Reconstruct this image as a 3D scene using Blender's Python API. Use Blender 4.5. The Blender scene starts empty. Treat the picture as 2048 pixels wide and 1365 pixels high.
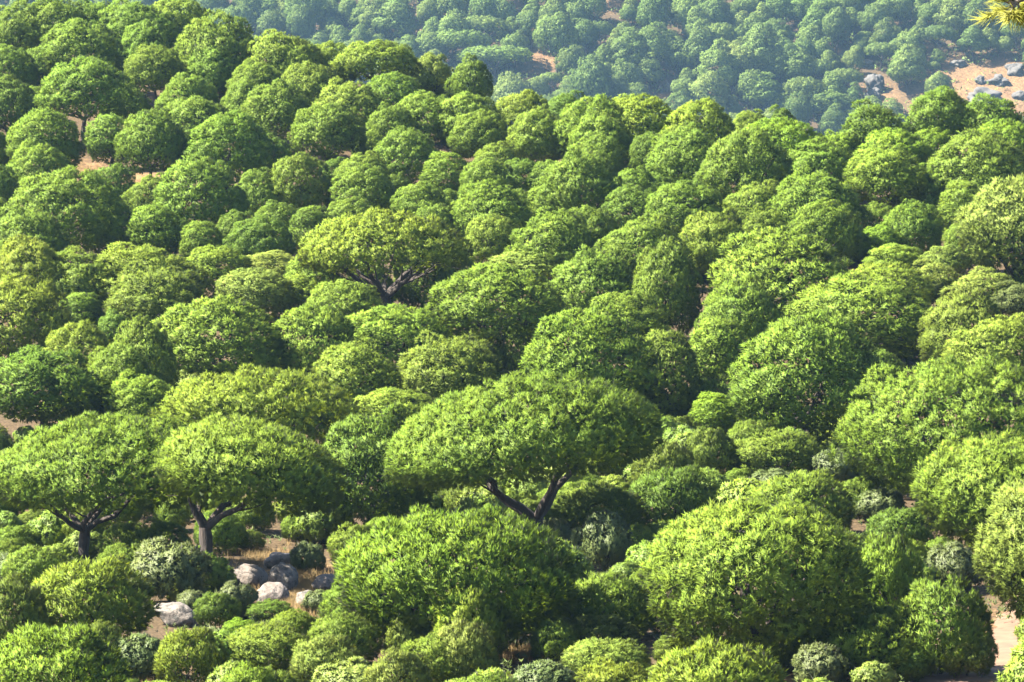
import bpy, math, random
import numpy as np
from mathutils import Vector

S = bpy.context.scene
COL = S.collection
R = math.radians

# ---------------------------------------------------------------- camera, light, exposure
PITCH = R(5.0)
FOC = 1024 / math.tan(R(7.0))            # focal length in photograph pixels
cam_d = bpy.data.cameras.new('camera')
cam_d.sensor_width = 36.0
cam_d.lens = 18.0 / math.tan(R(7.0))
cam_d.clip_start = 0.5
cam_d.clip_end = 6000
cam = bpy.data.objects.new('camera', cam_d)
cam.rotation_euler = (math.pi / 2 - PITCH, 0, 0)
COL.objects.link(cam)
S.camera = cam

SUN_DIR = Vector((-0.65, -0.14, 0.75)).normalized()       # towards the sun
W = bpy.data.worlds.new('World')
S.world = W
W.use_nodes = True
wn = W.node_tree.nodes
wl = W.node_tree.links
sky = wn.new('ShaderNodeTexSky')
sky.sky_type = 'NISHITA'
sky.sun_disc = False
sky.sun_elevation = math.asin(SUN_DIR.z)
sky.sun_rotation = math.atan2(SUN_DIR.x, SUN_DIR.y)
sky.air_density = 1.0
sky.dust_density = 1.0
bgn = wn['Background']
bgn.inputs['Strength'].default_value = 0.052
wl.new(sky.outputs[0], bgn.inputs['Color'])

sun_d = bpy.data.lights.new('sun', 'SUN')
sun_d.energy = 5.0
sun_d.angle = R(0.5)
sun_d.color = (1.0, 0.92, 0.77)
sun = bpy.data.objects.new('sun', sun_d)
sun.rotation_euler = SUN_DIR.to_track_quat('Z', 'Y').to_euler()
COL.objects.link(sun)

S.view_settings.view_transform = 'Standard'
S.view_settings.look = 'None'
S.view_settings.gamma = 1.0
S.view_settings.use_curve_mapping = False
S.view_settings.exposure = 3.35
cy = S.cycles
cy.max_bounces = 6
cy.diffuse_bounces = 2
cy.glossy_bounces = 2
cy.transmission_bounces = 4
cy.volume_bounces = 1
cy.transparent_max_bounces = 4
cy.use_denoising = True
cy.use_adaptive_sampling = False
HAZE_DENSITY = 0.00007

# ---------------------------------------------------------------- materials
def mat(name):
    m = bpy.data.materials.new(name)
    m.use_nodes = True
    nt = m.node_tree
    nt.nodes.clear()
    return m, nt, nt.nodes, nt.links

def node(ns, typ, **kw):
    n = ns.new(typ)
    for k, v in kw.items():
        setattr(n, k, v)
    return n

def leaf_mat(name, tip_gain, transl, rough, spec):
    """foliage: the object's own colour, older needles dark, young tips lighter, each shoot a little different"""
    m, nt, ns, ls = mat(name)
    out = node(ns, 'ShaderNodeOutputMaterial')
    oi = node(ns, 'ShaderNodeObjectInfo')
    at = node(ns, 'ShaderNodeAttribute', attribute_name='tip')
    ar = node(ns, 'ShaderNodeAttribute', attribute_name='rnd')
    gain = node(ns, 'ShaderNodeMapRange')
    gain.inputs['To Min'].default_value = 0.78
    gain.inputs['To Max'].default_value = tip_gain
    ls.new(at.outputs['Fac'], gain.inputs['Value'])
    rg = node(ns, 'ShaderNodeMapRange')
    rg.inputs['To Min'].default_value = 0.86
    rg.inputs['To Max'].default_value = 1.14
    ls.new(ar.outputs['Fac'], rg.inputs['Value'])
    og = node(ns, 'ShaderNodeMapRange')
    og.inputs['To Min'].default_value = 0.96
    og.inputs['To Max'].default_value = 1.04
    ls.new(oi.outputs['Random'], og.inputs['Value'])
    m1 = node(ns, 'ShaderNodeMath', operation='MULTIPLY')
    ls.new(gain.outputs[0], m1.inputs[0]); ls.new(rg.outputs[0], m1.inputs[1])
    m2 = node(ns, 'ShaderNodeMath', operation='MULTIPLY')
    ls.new(m1.outputs[0], m2.inputs[0]); ls.new(og.outputs[0], m2.inputs[1])
    hs = node(ns, 'ShaderNodeHueSaturation')
    hm = node(ns, 'ShaderNodeMapRange')
    hm.inputs['To Min'].default_value = 0.512
    hm.inputs['To Max'].default_value = 0.488
    ls.new(ar.outputs['Fac'], hm.inputs['Value'])
    ls.new(hm.outputs[0], hs.inputs['Hue'])
    ls.new(m2.outputs[0], hs.inputs['Value'])
    ls.new(oi.outputs['Color'], hs.inputs['Color'])
    an = node(ns, 'ShaderNodeAttribute', attribute_name='bush')
    vt = node(ns, 'ShaderNodeVectorTransform', vector_type='NORMAL', convert_from='OBJECT', convert_to='WORLD')
    ls.new(an.outputs['Vector'], vt.inputs[0])
    vn = node(ns, 'ShaderNodeVectorMath', operation='NORMALIZE')
    ls.new(vt.outputs[0], vn.inputs[0])
    bs = node(ns, 'ShaderNodeBsdfPrincipled')
    bs.inputs['Roughness'].default_value = rough
    ls.new(vn.outputs[0], bs.inputs['Normal'])
    bs.inputs['Specular IOR Level'].default_value = spec
    ls.new(hs.outputs[0], bs.inputs['Base Color'])
    tr = node(ns, 'ShaderNodeBsdfTranslucent')
    ls.new(vn.outputs[0], tr.inputs['Normal'])
    tc = node(ns, 'ShaderNodeMix', data_type='RGBA', blend_type='MULTIPLY')
    tc.inputs[0].default_value = 1.0
    tc.inputs[7].default_value = (1.9, 1.75, 0.75, 1)
    ls.new(hs.outputs[0], tc.inputs[6])
    ls.new(tc.outputs[2], tr.inputs['Color'])
    mx = node(ns, 'ShaderNodeMixShader')
    mx.inputs[0].default_value = transl
    ls.new(bs.outputs[0], mx.inputs[1]); ls.new(tr.outputs[0], mx.inputs[2])
    ls.new(mx.outputs[0], out.inputs['Surface'])
    return m

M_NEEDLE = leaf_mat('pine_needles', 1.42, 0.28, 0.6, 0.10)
M_LEAF = leaf_mat('shrub_leaves', 1.3, 0.28, 0.6, 0.25)
M_STRAW = leaf_mat('dry_straw', 1.2, 0.3, 0.7, 0.2)

def bark_mat(name, c1, c2, scale):
    m, nt, ns, ls = mat(name)
    out = node(ns, 'ShaderNodeOutputMaterial')
    bs = node(ns, 'ShaderNodeBsdfPrincipled')
    bs.inputs['Roughness'].default_value = 0.9
    tc = node(ns, 'ShaderNodeTexCoord')
    mp = node(ns, 'ShaderNodeMapping')
    mp.inputs['Scale'].default_value = (1, 1, 0.28)
    nz = node(ns, 'ShaderNodeTexVoronoi', feature='DISTANCE_TO_EDGE')
    nz.inputs['Scale'].default_value = scale
    n2 = node(ns, 'ShaderNodeTexNoise')
    n2.inputs['Scale'].default_value = scale * 0.6
    n2.inputs['Detail'].default_value = 4
    rp = node(ns, 'ShaderNodeValToRGB')
    rp.color_ramp.elements[0].color = (*c1, 1)
    rp.color_ramp.elements[1].color = (*c2, 1)
    rp.color_ramp.elements[1].position = 0.35
    bp = node(ns, 'ShaderNodeBump')
    bp.inputs['Strength'].default_value = 0.9
    bp.inputs['Distance'].default_value = 0.05
    ls.new(tc.outputs['Object'], mp.inputs[0])
    ls.new(mp.outputs[0], nz.inputs['Vector']); ls.new(mp.outputs[0], n2.inputs['Vector'])
    ad = node(ns, 'ShaderNodeMath', operation='MULTIPLY')
    ls.new(nz.outputs['Distance'], ad.inputs[0]); ls.new(n2.outputs[0], ad.inputs[1])
    ls.new(ad.outputs[0], rp.inputs[0])
    ls.new(nz.outputs['Distance'], bp.inputs['Height'])
    ls.new(rp.outputs[0], bs.inputs['Base Color'])
    ls.new(bp.outputs[0], bs.inputs['Normal'])
    ls.new(bs.outputs[0], out.inputs['Surface'])
    return m

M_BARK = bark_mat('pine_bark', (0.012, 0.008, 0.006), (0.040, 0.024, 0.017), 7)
M_TWIG = bark_mat('grey_wood', (0.10, 0.085, 0.07), (0.22, 0.19, 0.16), 12)

def ground_mat():
    m, nt, ns, ls = mat('dry_soil')
    out = node(ns, 'ShaderNodeOutputMaterial')
    bs = node(ns, 'ShaderNodeBsdfPrincipled')
    bs.inputs['Roughness'].default_value = 0.95
    bs.inputs['Specular IOR Level'].default_value = 0.1
    tc = node(ns, 'ShaderNodeTexCoord')
    n1 = node(ns, 'ShaderNodeTexNoise'); n1.inputs['Scale'].default_value = 0.16; n1.inputs['Detail'].default_value = 6
    n2 = node(ns, 'ShaderNodeTexNoise'); n2.inputs['Scale'].default_value = 1.7; n2.inputs['Detail'].default_value = 6
    n3 = node(ns, 'ShaderNodeTexNoise'); n3.inputs['Scale'].default_value = 9.0; n3.inputs['Detail'].default_value = 4
    for n in (n1, n2, n3):
        ls.new(tc.outputs['Object'], n.inputs['Vector'])
    r1 = node(ns, 'ShaderNodeValToRGB')
    e = r1.color_ramp.elements
    e[0].position = 0.35; e[0].color = (0.078, 0.042, 0.022, 1)
    e[1].position = 0.62; e[1].color = (0.135, 0.084, 0.040, 1)
    r2 = node(ns, 'ShaderNodeValToRGB')
    e = r2.color_ramp.elements
    e[0].position = 0.4; e[0].color = (0.06, 0.035, 0.023, 1)
    e[1].position = 0.65; e[1].color = (0.155, 0.104, 0.052, 1)
    ls.new(n1.outputs[0], r1.inputs[0]); ls.new(n2.outputs[0], r2.inputs[0])
    mx = node(ns, 'ShaderNodeMix', data_type='RGBA'); mx.inputs[0].default_value = 0.5
    ls.new(r1.outputs[0], mx.inputs[6]); ls.new(r2.outputs[0], mx.inputs[7])
    r3 = node(ns, 'ShaderNodeValToRGB')
    r3.color_ramp.elements[0].position = 0.3; r3.color_ramp.elements[0].color = (0.55, 0.55, 0.55, 1)
    r3.color_ramp.elements[1].position = 0.7; r3.color_ramp.elements[1].color = (1.15, 1.12, 1.05, 1)
    ls.new(n3.outputs[0], r3.inputs[0])
    m2 = node(ns, 'ShaderNodeMix', data_type='RGBA', blend_type='MULTIPLY'); m2.inputs[0].default_value = 1
    ls.new(mx.outputs[2], m2.inputs[6]); ls.new(r3.outputs[0], m2.inputs[7])
    bp = node(ns, 'ShaderNodeBump'); bp.inputs['Strength'].default_value = 0.8; bp.inputs['Distance'].default_value = 0.15
    ls.new(n2.outputs[0], bp.inputs['Height'])
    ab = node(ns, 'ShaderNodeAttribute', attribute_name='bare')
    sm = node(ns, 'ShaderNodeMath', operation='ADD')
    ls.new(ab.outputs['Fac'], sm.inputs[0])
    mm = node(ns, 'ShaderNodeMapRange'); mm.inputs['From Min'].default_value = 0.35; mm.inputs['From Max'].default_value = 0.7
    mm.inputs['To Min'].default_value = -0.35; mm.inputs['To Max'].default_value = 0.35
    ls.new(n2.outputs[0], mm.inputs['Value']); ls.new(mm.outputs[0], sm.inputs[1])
    litter_shade_mix = node(ns, 'ShaderNodeMix', data_type='RGBA'); litter_shade_mix.clamp_factor = True
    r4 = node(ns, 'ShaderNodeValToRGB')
    r4.color_ramp.elements[0].position = 0.35; r4.color_ramp.elements[0].color = (0.022, 0.015, 0.009, 1)  # litter brown, darkened to stand in for shade between the trees
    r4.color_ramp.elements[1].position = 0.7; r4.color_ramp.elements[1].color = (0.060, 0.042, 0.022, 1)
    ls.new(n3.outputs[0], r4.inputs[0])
    ls.new(sm.outputs[0], litter_shade_mix.inputs[0]); ls.new(r4.outputs[0], litter_shade_mix.inputs[6]); ls.new(m2.outputs[2], litter_shade_mix.inputs[7])
    ls.new(litter_shade_mix.outputs[2], bs.inputs['Base Color']); ls.new(bp.outputs[0], bs.inputs['Normal'])
    ls.new(bs.outputs[0], out.inputs['Surface'])
    return m

def path_mat():
    m, nt, ns, ls = mat('path_earth')
    out = node(ns, 'ShaderNodeOutputMaterial')
    bs = node(ns, 'ShaderNodeBsdfPrincipled'); bs.inputs['Roughness'].default_value = 0.95
    tc = node(ns, 'ShaderNodeTexCoord')
    n1 = node(ns, 'ShaderNodeTexNoise'); n1.inputs['Scale'].default_value = 1.3; n1.inputs['Detail'].default_value = 8
    ls.new(tc.outputs['Object'], n1.inputs['Vector'])
    r1 = node(ns, 'ShaderNodeValToRGB')
    e = r1.color_ramp.elements
    e[0].position = 0.3; e[0].color = (0.066, 0.032, 0.016, 1)
    e[1].position = 0.7; e[1].color = (0.100, 0.056, 0.030, 1)
    ls.new(n1.outputs[0], r1.inputs[0]); ls.new(r1.outputs[0], bs.inputs['Base Color'])
    bp = node(ns, 'ShaderNodeBump'); bp.inputs['Strength'].default_value = 0.6; bp.inputs['Distance'].default_value = 0.08
    ls.new(n1.outputs[0], bp.inputs['Height']); ls.new(bp.outputs[0], bs.inputs['Normal'])
    ls.new(bs.outputs[0], out.inputs['Surface'])
    return m

def rock_mat(name, base, dark, lichen_lo, lichen_hi):
    m, nt, ns, ls = mat(name)
    out = node(ns, 'ShaderNodeOutputMaterial')
    bs = node(ns, 'ShaderNodeBsdfPrincipled'); bs.inputs['Roughness'].default_value = 0.9
    tc = node(ns, 'ShaderNodeTexCoord')
    n1 = node(ns, 'ShaderNodeTexNoise'); n1.inputs['Scale'].default_value = 2.2; n1.inputs['Detail'].default_value = 8; n1.inputs['Roughness'].default_value = 0.65
    n2 = node(ns, 'ShaderNodeTexNoise'); n2.inputs['Scale'].default_value = 5.5; n2.inputs['Detail'].default_value = 5; n2.inputs['Roughness'].default_value = 0.7
    n3 = node(ns, 'ShaderNodeTexNoise'); n3.inputs['Scale'].default_value = 25; n3.inputs['Detail'].default_value = 3
    for n in (n1, n2, n3):
        ls.new(tc.outputs['Object'], n.inputs['Vector'])
    r1 = node(ns, 'ShaderNodeValToRGB')
    e = r1.color_ramp.elements
    e[0].position = 0.36; e[0].color = (*dark, 1)
    e[1].position = 0.6; e[1].color = (*base, 1)
    ls.new(n1.outputs[0], r1.inputs[0])
    r2 = node(ns, 'ShaderNodeValToRGB')
    r2.color_ramp.elements[0].position = lichen_lo; r2.color_ramp.elements[1].position = lichen_hi
    ls.new(n2.outputs[0], r2.inputs[0])
    mx = node(ns, 'ShaderNodeMix', data_type='RGBA')
    mx.inputs[7].default_value = (0.03, 0.028, 0.024, 1)
    ls.new(r2.outputs[0], mx.inputs[0]); ls.new(r1.outputs[0], mx.inputs[6])
    ls.new(mx.outputs[2], bs.inputs['Base Color'])
    bp = node(ns, 'ShaderNodeBump'); bp.inputs['Strength'].default_value = 0.9; bp.inputs['Distance'].default_value = 0.16
    ls.new(n1.outputs[0], bp.inputs['Height']); ls.new(bp.outputs[0], bs.inputs['Normal'])
    ls.new(bs.outputs[0], out.inputs['Surface'])
    return m

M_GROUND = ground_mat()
M_PATH = path_mat()
M_ROCK = rock_mat('granite', (0.105, 0.088, 0.078), (0.06, 0.048, 0.04), 0.54, 0.62)
M_ROCK_PALE = rock_mat('lichened_granite', (0.105, 0.090, 0.077), (0.055, 0.045, 0.038), 0.50, 0.56)
M_ROCK_FAR = rock_mat('weathered_granite', (0.046, 0.044, 0.042), (0.026, 0.024, 0.023), 0.55, 0.66)

# ---------------------------------------------------------------- terrain
rng = np.random.default_rng(11)
_PH = rng.uniform(0, 6.28, (40,))
def wav(x, y, sc, k):
    a = 0
    for i in range(4):
        th = _PH[(k * 4 + i) % 40]
        f = sc * (1 + 0.37 * i)
        a = a + np.sin((x * math.cos(th) + y * math.sin(th)) * f + _PH[(k * 7 + i * 3) % 40])
    return a / 4

_D = np.array([-100, 0, 60, 105, 125, 140, 165, 180, 210, 235, 252, 282, 304, 326, 358, 380, 420.])
_Z = np.array([2.0, -1.8, -13.4, -22.2, -23.4, -23.8, -24.4, -24.7, -23.9, -22.2, -21.1, -18.5, -16.3, -13.6, -8.5, -4.4, 1.5])
_U = np.array([-900, 0, 400, 550, 750, 950, 1050, 1250, 1640, 2048, 3000.])
_DC = np.array([378, 376, 374, 362, 352, 338, 330, 328, 324, 332, 336.])

def ground(x, y):
    x = np.asarray(x, float); y = np.asarray(y, float)
    px = 1024 + x / np.maximum(y, 60) * FOC
    dc = np.interp(px, _U, _DC)
    d1 = np.minimum(y, dc)
    z = np.interp(d1, _D, _Z)
    s = np.maximum(y - dc, 0)
    fall = np.where(s < 40, s * s / 160.0, 10 + (s - 40) * 0.5)
    z = np.maximum(z - fall, -78.0)
    far = -56 + 0.60 * (y - 1445) + 5.5 * wav(x, y, 0.022, 1) * np.clip((y - 1360) / 80, 0, 1)
    far = np.minimum(far, 60 + 3 * wav(x, y, 0.01, 2))
    z = np.maximum(z, np.where(y > 1200, far, -99))
    z = z + 0.35 * wav(x, y, 0.25, 3) * np.clip((y - 20) / 60, 0, 1) + 0.10 * wav(x, y, 0.9, 5)
    return z

def ray(px, py):
    """slope of the sight line through a pixel of the photograph, per metre along y"""
    a = (px - 1024) / FOC
    b = (682.5 - py) / FOC
    dy = math.cos(PITCH) + b * math.sin(PITCH)
    dz = -math.sin(PITCH) + b * math.cos(PITCH)
    return a / dy, dz / dy

def hit(px, py, y0=60., y1=2000.):
    """where that sight line meets the ground"""
    kx, kz = ray(px, py)
    ys = np.arange(y0, y1, 0.5)
    below = ys * kz < ground(ys * kx, ys)
    i = int(np.argmax(below)) if below.any() else len(ys) - 1
    y = float(ys[i])
    return kx * y, y, float(ground(kx * y, y))

def hit_near(px, py):
    """the same, but never beyond the wooded ridge"""
    kx, kz = ray(px, py)
    ys = np.arange(60, float(np.interp(px, _U, _DC)) + 9, 0.5)
    gap = ys * kz - ground(ys * kx, ys)
    i = int(np.argmax(gap < 0)) if (gap < 0).any() else int(np.argmin(gap))
    y = float(ys[i])
    return kx * y, y, float(ground(kx * y, y))

def project(x, y, z):
    f = y * math.cos(PITCH) - z * math.sin(PITCH)
    u = y * math.sin(PITCH) + z * math.cos(PITCH)
    return 1024 + FOC * x / f, 682.5 - FOC * u / f

# ---------------------------------------------------------------- object helpers
def link(o, parent=None):
    COL.objects.link(o)
    if parent is not None:
        o.parent = parent
    return o

def tag(o, label=None, cat=None, group=None, kind=None):
    if label: o['label'] = label
    if cat: o['category'] = cat
    if group: o['group'] = group
    if kind: o['kind'] = kind
    return o

def empty(name, loc, rz=0.0):
    o = bpy.data.objects.new(name, None)
    o.empty_display_size = 0.5
    o.location = loc
    o.rotation_euler = (0, 0, rz)
    return link(o)

def mesh_from(name, verts, faces_loop, counts, material, tip=None, rnd=None, smooth=False, bush=None):
    me = bpy.data.meshes.new(name)
    nv = len(verts); nf = len(counts)
    me.vertices.add(nv)
    me.vertices.foreach_set('co', np.ascontiguousarray(verts, np.float32).ravel())
    me.loops.add(len(faces_loop))
    me.loops.foreach_set('vertex_index', np.ascontiguousarray(faces_loop, np.int32))
    me.polygons.add(nf)
    st = np.concatenate([[0], np.cumsum(counts)[:-1]]).astype(np.int32)
    me.polygons.foreach_set('loop_start', st)
    me.polygons.foreach_set('use_smooth', np.full(nf, smooth))
    if tip is not None:
        a = me.attributes.new('tip', 'FLOAT', 'POINT'); a.data.foreach_set('value', np.ascontiguousarray(tip, np.float32))
        a = me.attributes.new('rnd', 'FLOAT', 'POINT'); a.data.foreach_set('value', np.ascontiguousarray(rnd, np.float32))
    if bush is not None:
        a = me.attributes.new('bush', 'FLOAT_VECTOR', 'POINT'); a.data.foreach_set('vector', np.ascontiguousarray(bush, np.float32).ravel())
    me.update(calc_edges=True)
    me.materials.append(material)
    return me

def nrm(v):
    return v / np.maximum(np.linalg.norm(v, axis=-1, keepdims=True), 1e-9)

def fib(n):
    i = np.arange(n) + 0.5
    z = 1 - 2 * i / n
    r = np.sqrt(np.maximum(0, 1 - z * z))
    t = i * 2.399963
    return np.stack([r * np.cos(t), r * np.sin(t), z], 1)

# ---------------------------------------------------------------- foliage
def inner_leaves(g, C, rl, n, size):
    """old foliage deep inside the boughs: loose flakes, no closed surface"""
    i = g.integers(0, len(C), n)
    b = C[i] * g.uniform(0.72, 1.0, (n, 1)) + g.normal(0, rl * 0.38, (n, 3))
    a = nrm(g.normal(size=(n, 3))); c = nrm(np.cross(a, nrm(g.normal(size=(n, 3)))))
    s = size * g.uniform(0.6, 1.3, (n, 1))
    V = np.empty((n, 3, 3), np.float32)
    V[:, 0] = b - a * s * 0.5 - c * s * 0.3; V[:, 1] = b + a * s * 0.5 - c * s * 0.3; V[:, 2] = b + c * s * 0.6
    return V, nrm(nrm(C[i]) + 0.5 * c)

def shoots_to_mesh(name, g, P, A, L, nn, nw, material, spread=(0.25, 1.0), droop=0.0, inner=None, NV=None, RV=None):
    """every shoot: nn needle bundles fanning round its axis; NV is the way the spray as a whole faces"""
    n = len(P)
    if NV is None: NV = A
    if RV is None: RV = g.uniform(0, 1, n)
    P = np.repeat(P, nn, 0); A = np.repeat(A, nn, 0)
    m = n * nn
    q = nrm(np.cross(A, nrm(g.normal(size=(m, 3)))))
    al = g.uniform(spread[0], spread[1], (m, 1))
    d = nrm(A * np.cos(al) + q * np.sin(al) + np.array([0, 0, -droop]))
    t0 = g.uniform(0, 0.55, (m, 1))
    Ls = np.repeat(g.uniform(0.75, 1.25, (n, 1)), nn, 0) * L
    b = P + A * t0 * Ls
    tip = b + d * Ls * g.uniform(0.55, 0.85, (m, 1))
    NVr = np.repeat(NV, nn, 0)
    side = nrm(np.cross(d, NVr + g.normal(0, 0.30, (m, 3)))) * (nw * 0.5) * g.uniform(0.7, 1.3, (m, 1))
    V = np.empty((m, 3, 3), np.float32)
    V[:, 0] = b - side; V[:, 1] = b + side; V[:, 2] = tip
    tv = np.empty((m, 3), np.float32)
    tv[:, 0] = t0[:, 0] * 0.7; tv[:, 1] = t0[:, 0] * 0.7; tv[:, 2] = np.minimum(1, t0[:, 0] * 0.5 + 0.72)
    rv = np.repeat(np.repeat(RV, nn), 3)
    bn = nrm(np.repeat(NV, nn, 0) + d * 0.13)
    B = np.repeat(bn, 3, 0).astype(np.float32)
    if inner is not None:
        V = np.concatenate([V, inner[0]]); k = len(inner[0])
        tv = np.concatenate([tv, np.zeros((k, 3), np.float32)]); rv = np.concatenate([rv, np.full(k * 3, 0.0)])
        B = np.concatenate([B, np.repeat(inner[1], 3, 0).astype(np.float32)])
        m += k
    return mesh_from(name, V.reshape(-1, 3), np.arange(m * 3), np.full(m, 3), material, tv.ravel(), rv, bush=B)

def crown_shoots(g, W_, ht, hb, nl, lr, nsub, sr, nsh, power=2.2, zmin=-0.6, skew=0.0, up=0.6, fill=0.12, wob=0.08, hollow=0.0, lump=0.10, gap=None):
    """a crown as a heap of boughs (lobes), each bough a heap of small sprays, each spray carrying shoots on its outside.
    The origin is the middle of the crown at its widest level."""
    a = W_ / 2
    D = nrm(fib(nl) + g.normal(0, 0.8 / math.sqrt(nl), (nl, 3)))
    D = D[D[:, 2] > zmin]
    h = np.where(D[:, 2:3] > 0, ht, hb)
    rr = np.sqrt(D[:, 0] ** 2 + D[:, 1] ** 2)
    s = (rr ** power + np.abs(D[:, 2]) ** power) ** (-1 / power)
    P = D * s[:, None] * np.concatenate([np.full((len(D), 2), a), h], 1)
    if hollow:
        rad = np.hypot(P[:, 0], P[:, 1]) / a
        lowf = D[:, 2] < 0
        P[lowf, 2] = P[lowf, 2] * np.clip(rad[lowf], 0, 1) ** 2 + hollow * ht * np.clip(1 - rad[lowf] * 1.15, 0, 1)
    N = nrm(P / np.concatenate([np.full((len(D), 2), a * a), h * h], 1))
    if gap:
        # the bough-free bay under the near edge where the limbs show
        gone = (P[:, 1] < 0.15 * a) & (np.abs(P[:, 0] - gap[0]) < gap[1]) & (P[:, 2] < gap[2] * ht)
        D = D[~gone]; P = P[~gone]; N = N[~gone]
    # uneven outline: slow swellings round the crown, never the same twice
    f1 = g.normal(0, 1, (3, 3)); ph = g.uniform(0, 6.28, 3)
    swell = sum(np.sin(D @ f1[k] * 2.2 + ph[k]) for k in range(3)) / 3
    P = P * (1 + lump * swell)[:, None]
    rl = lr * g.uniform(0.65, 1.3, len(D))
    C = P - N * (rl * 0.95)[:, None]
    C = C * (1 + g.normal(0, wob, (len(D), 1)))
    lobe_r = g.uniform(0, 1, len(D))
    fs = fib(nsub)
    sc, sn, srad, sl, cn_ = [], [], [], [], []
    for i in range(len(C)):
        q = nrm(fs + g.normal(0, 0.3, fs.shape))
        keep = (q @ nrm(N[i] + np.array([0, 0, 0.35]))) > -0.12
        q = q[keep]
        r_ = sr * g.uniform(0.65, 1.3, len(q))
        sc.append(C[i] + q * np.maximum(rl[i] - r_ * 0.6, 0.05)[:, None])
        sn.append(nrm(q * 0.6 + N[i] * 0.6))
        srad.append(r_)
        sl.append(np.full(len(q), lobe_r[i])); cn_.append(np.repeat(N[i:i + 1], len(q), 0))
    sc = np.concatenate(sc); sn = np.concatenate(sn); srad = np.concatenate(srad); sl = np.concatenate(sl); cn_ = np.concatenate(cn_)
    k = len(sc)
    q = nrm(g.normal(size=(k * nsh, 3)))
    ax = np.repeat(nrm(sn + np.array([0, 0, 0.3])), nsh, 0)
    dt = (q * ax).sum(1, keepdims=True)
    q = np.where(dt < 0.1, q + (np.abs(dt) - dt + 0.1) * ax, q); q = nrm(q)
    pos = np.repeat(sc, nsh, 0) + q * (0.68 * np.repeat(srad, nsh))[:, None]
    own = np.repeat(np.arange(k), nsh)
    ok = np.ones(len(pos), bool)
    sc32 = sc.astype(np.float32); r2 = ((srad * 0.66) ** 2).astype(np.float32)
    cn = (sc32 ** 2).sum(1)
    for i in range(0, len(pos), 4000):
        p = pos[i:i + 4000].astype(np.float32)
        d2 = (p ** 2).sum(1)[:, None] + cn[None] - 2 * p @ sc32.T
        ins = d2 < r2[None]
        ins[np.arange(len(p)), own[i:i + 4000]] = False
        ok[i:i + 4000] = ~ins.any(1)
    keep = ok | (g.uniform(size=len(pos)) < fill * 0.5)
    pos = pos[keep]; q = q[keep]; ax = ax[keep]; own = own[keep]
    A = nrm(q * 0.85 + ax * 0.2 + np.array([0, 0, up * 0.55]) + g.normal(0, 0.16, pos.shape))
    NV = nrm(q * 0.62 + sn[own] * 0.5 + cn_[own] * 0.3)
    RV = np.clip(0.55 * g.uniform(0, 1, len(pos)) + 0.25 * g.uniform(0, 1, k)[own] + 0.3 * sl[own] - 0.05, 0, 1)
    pos = pos.copy()
    pos[:, 2] += skew * pos[:, 0]
    C2 = C.copy(); C2[:, 2] += skew * C2[:, 0]
    return pos, A, C2, N, NV, RV

# ---------------------------------------------------------------- wood
class Wood:
    def __init__(self): self.v = []; self.f = []; self.n = 0
    def tube(self, pts, rads, sides=7, wob=0.0, g=None):
        pts = np.asarray(pts, float)
        k = len(pts)
        t = nrm(np.gradient(pts, axis=0))
        ref = np.array([0.31, 0.95, 0.05])
        a = nrm(np.cross(t, ref)); b = np.cross(t, a)
        ang = np.linspace(0, 2 * math.pi, sides, endpoint=False)
        ring = np.asarray(rads)[:, None] * np.ones((k, sides))
        if g is not None and wob: ring = ring * (1 + g.normal(0, wob, ring.shape))
        V = pts[:, None] + a[:, None] * (np.cos(ang)[None, :, None] * ring[..., None]) + b[:, None] * (np.sin(ang)[None, :, None] * ring[..., None])
        o = self.n
        self.v.append(V.reshape(-1, 3))
        for i in range(k - 1):
            for j in range(sides):
                j2 = (j + 1) % sides
                self.f.append((o + i * sides + j, o + i * sides + j2, o + (i + 1) * sides + j2, o + (i + 1) * sides + j))
        self.n += k * sides
    def build(self, name, material):
        F = np.array(self.f, np.int32)
        return mesh_from(name, np.concatenate(self.v), F.ravel(), np.full(len(F), 4), material, smooth=True)

def bez(p0, p1, p2, n):
    t = np.linspace(0, 1, n)[:, None]
    return (1 - t) ** 2 * p0 + 2 * t * (1 - t) * p1 + t * t * p2

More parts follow.
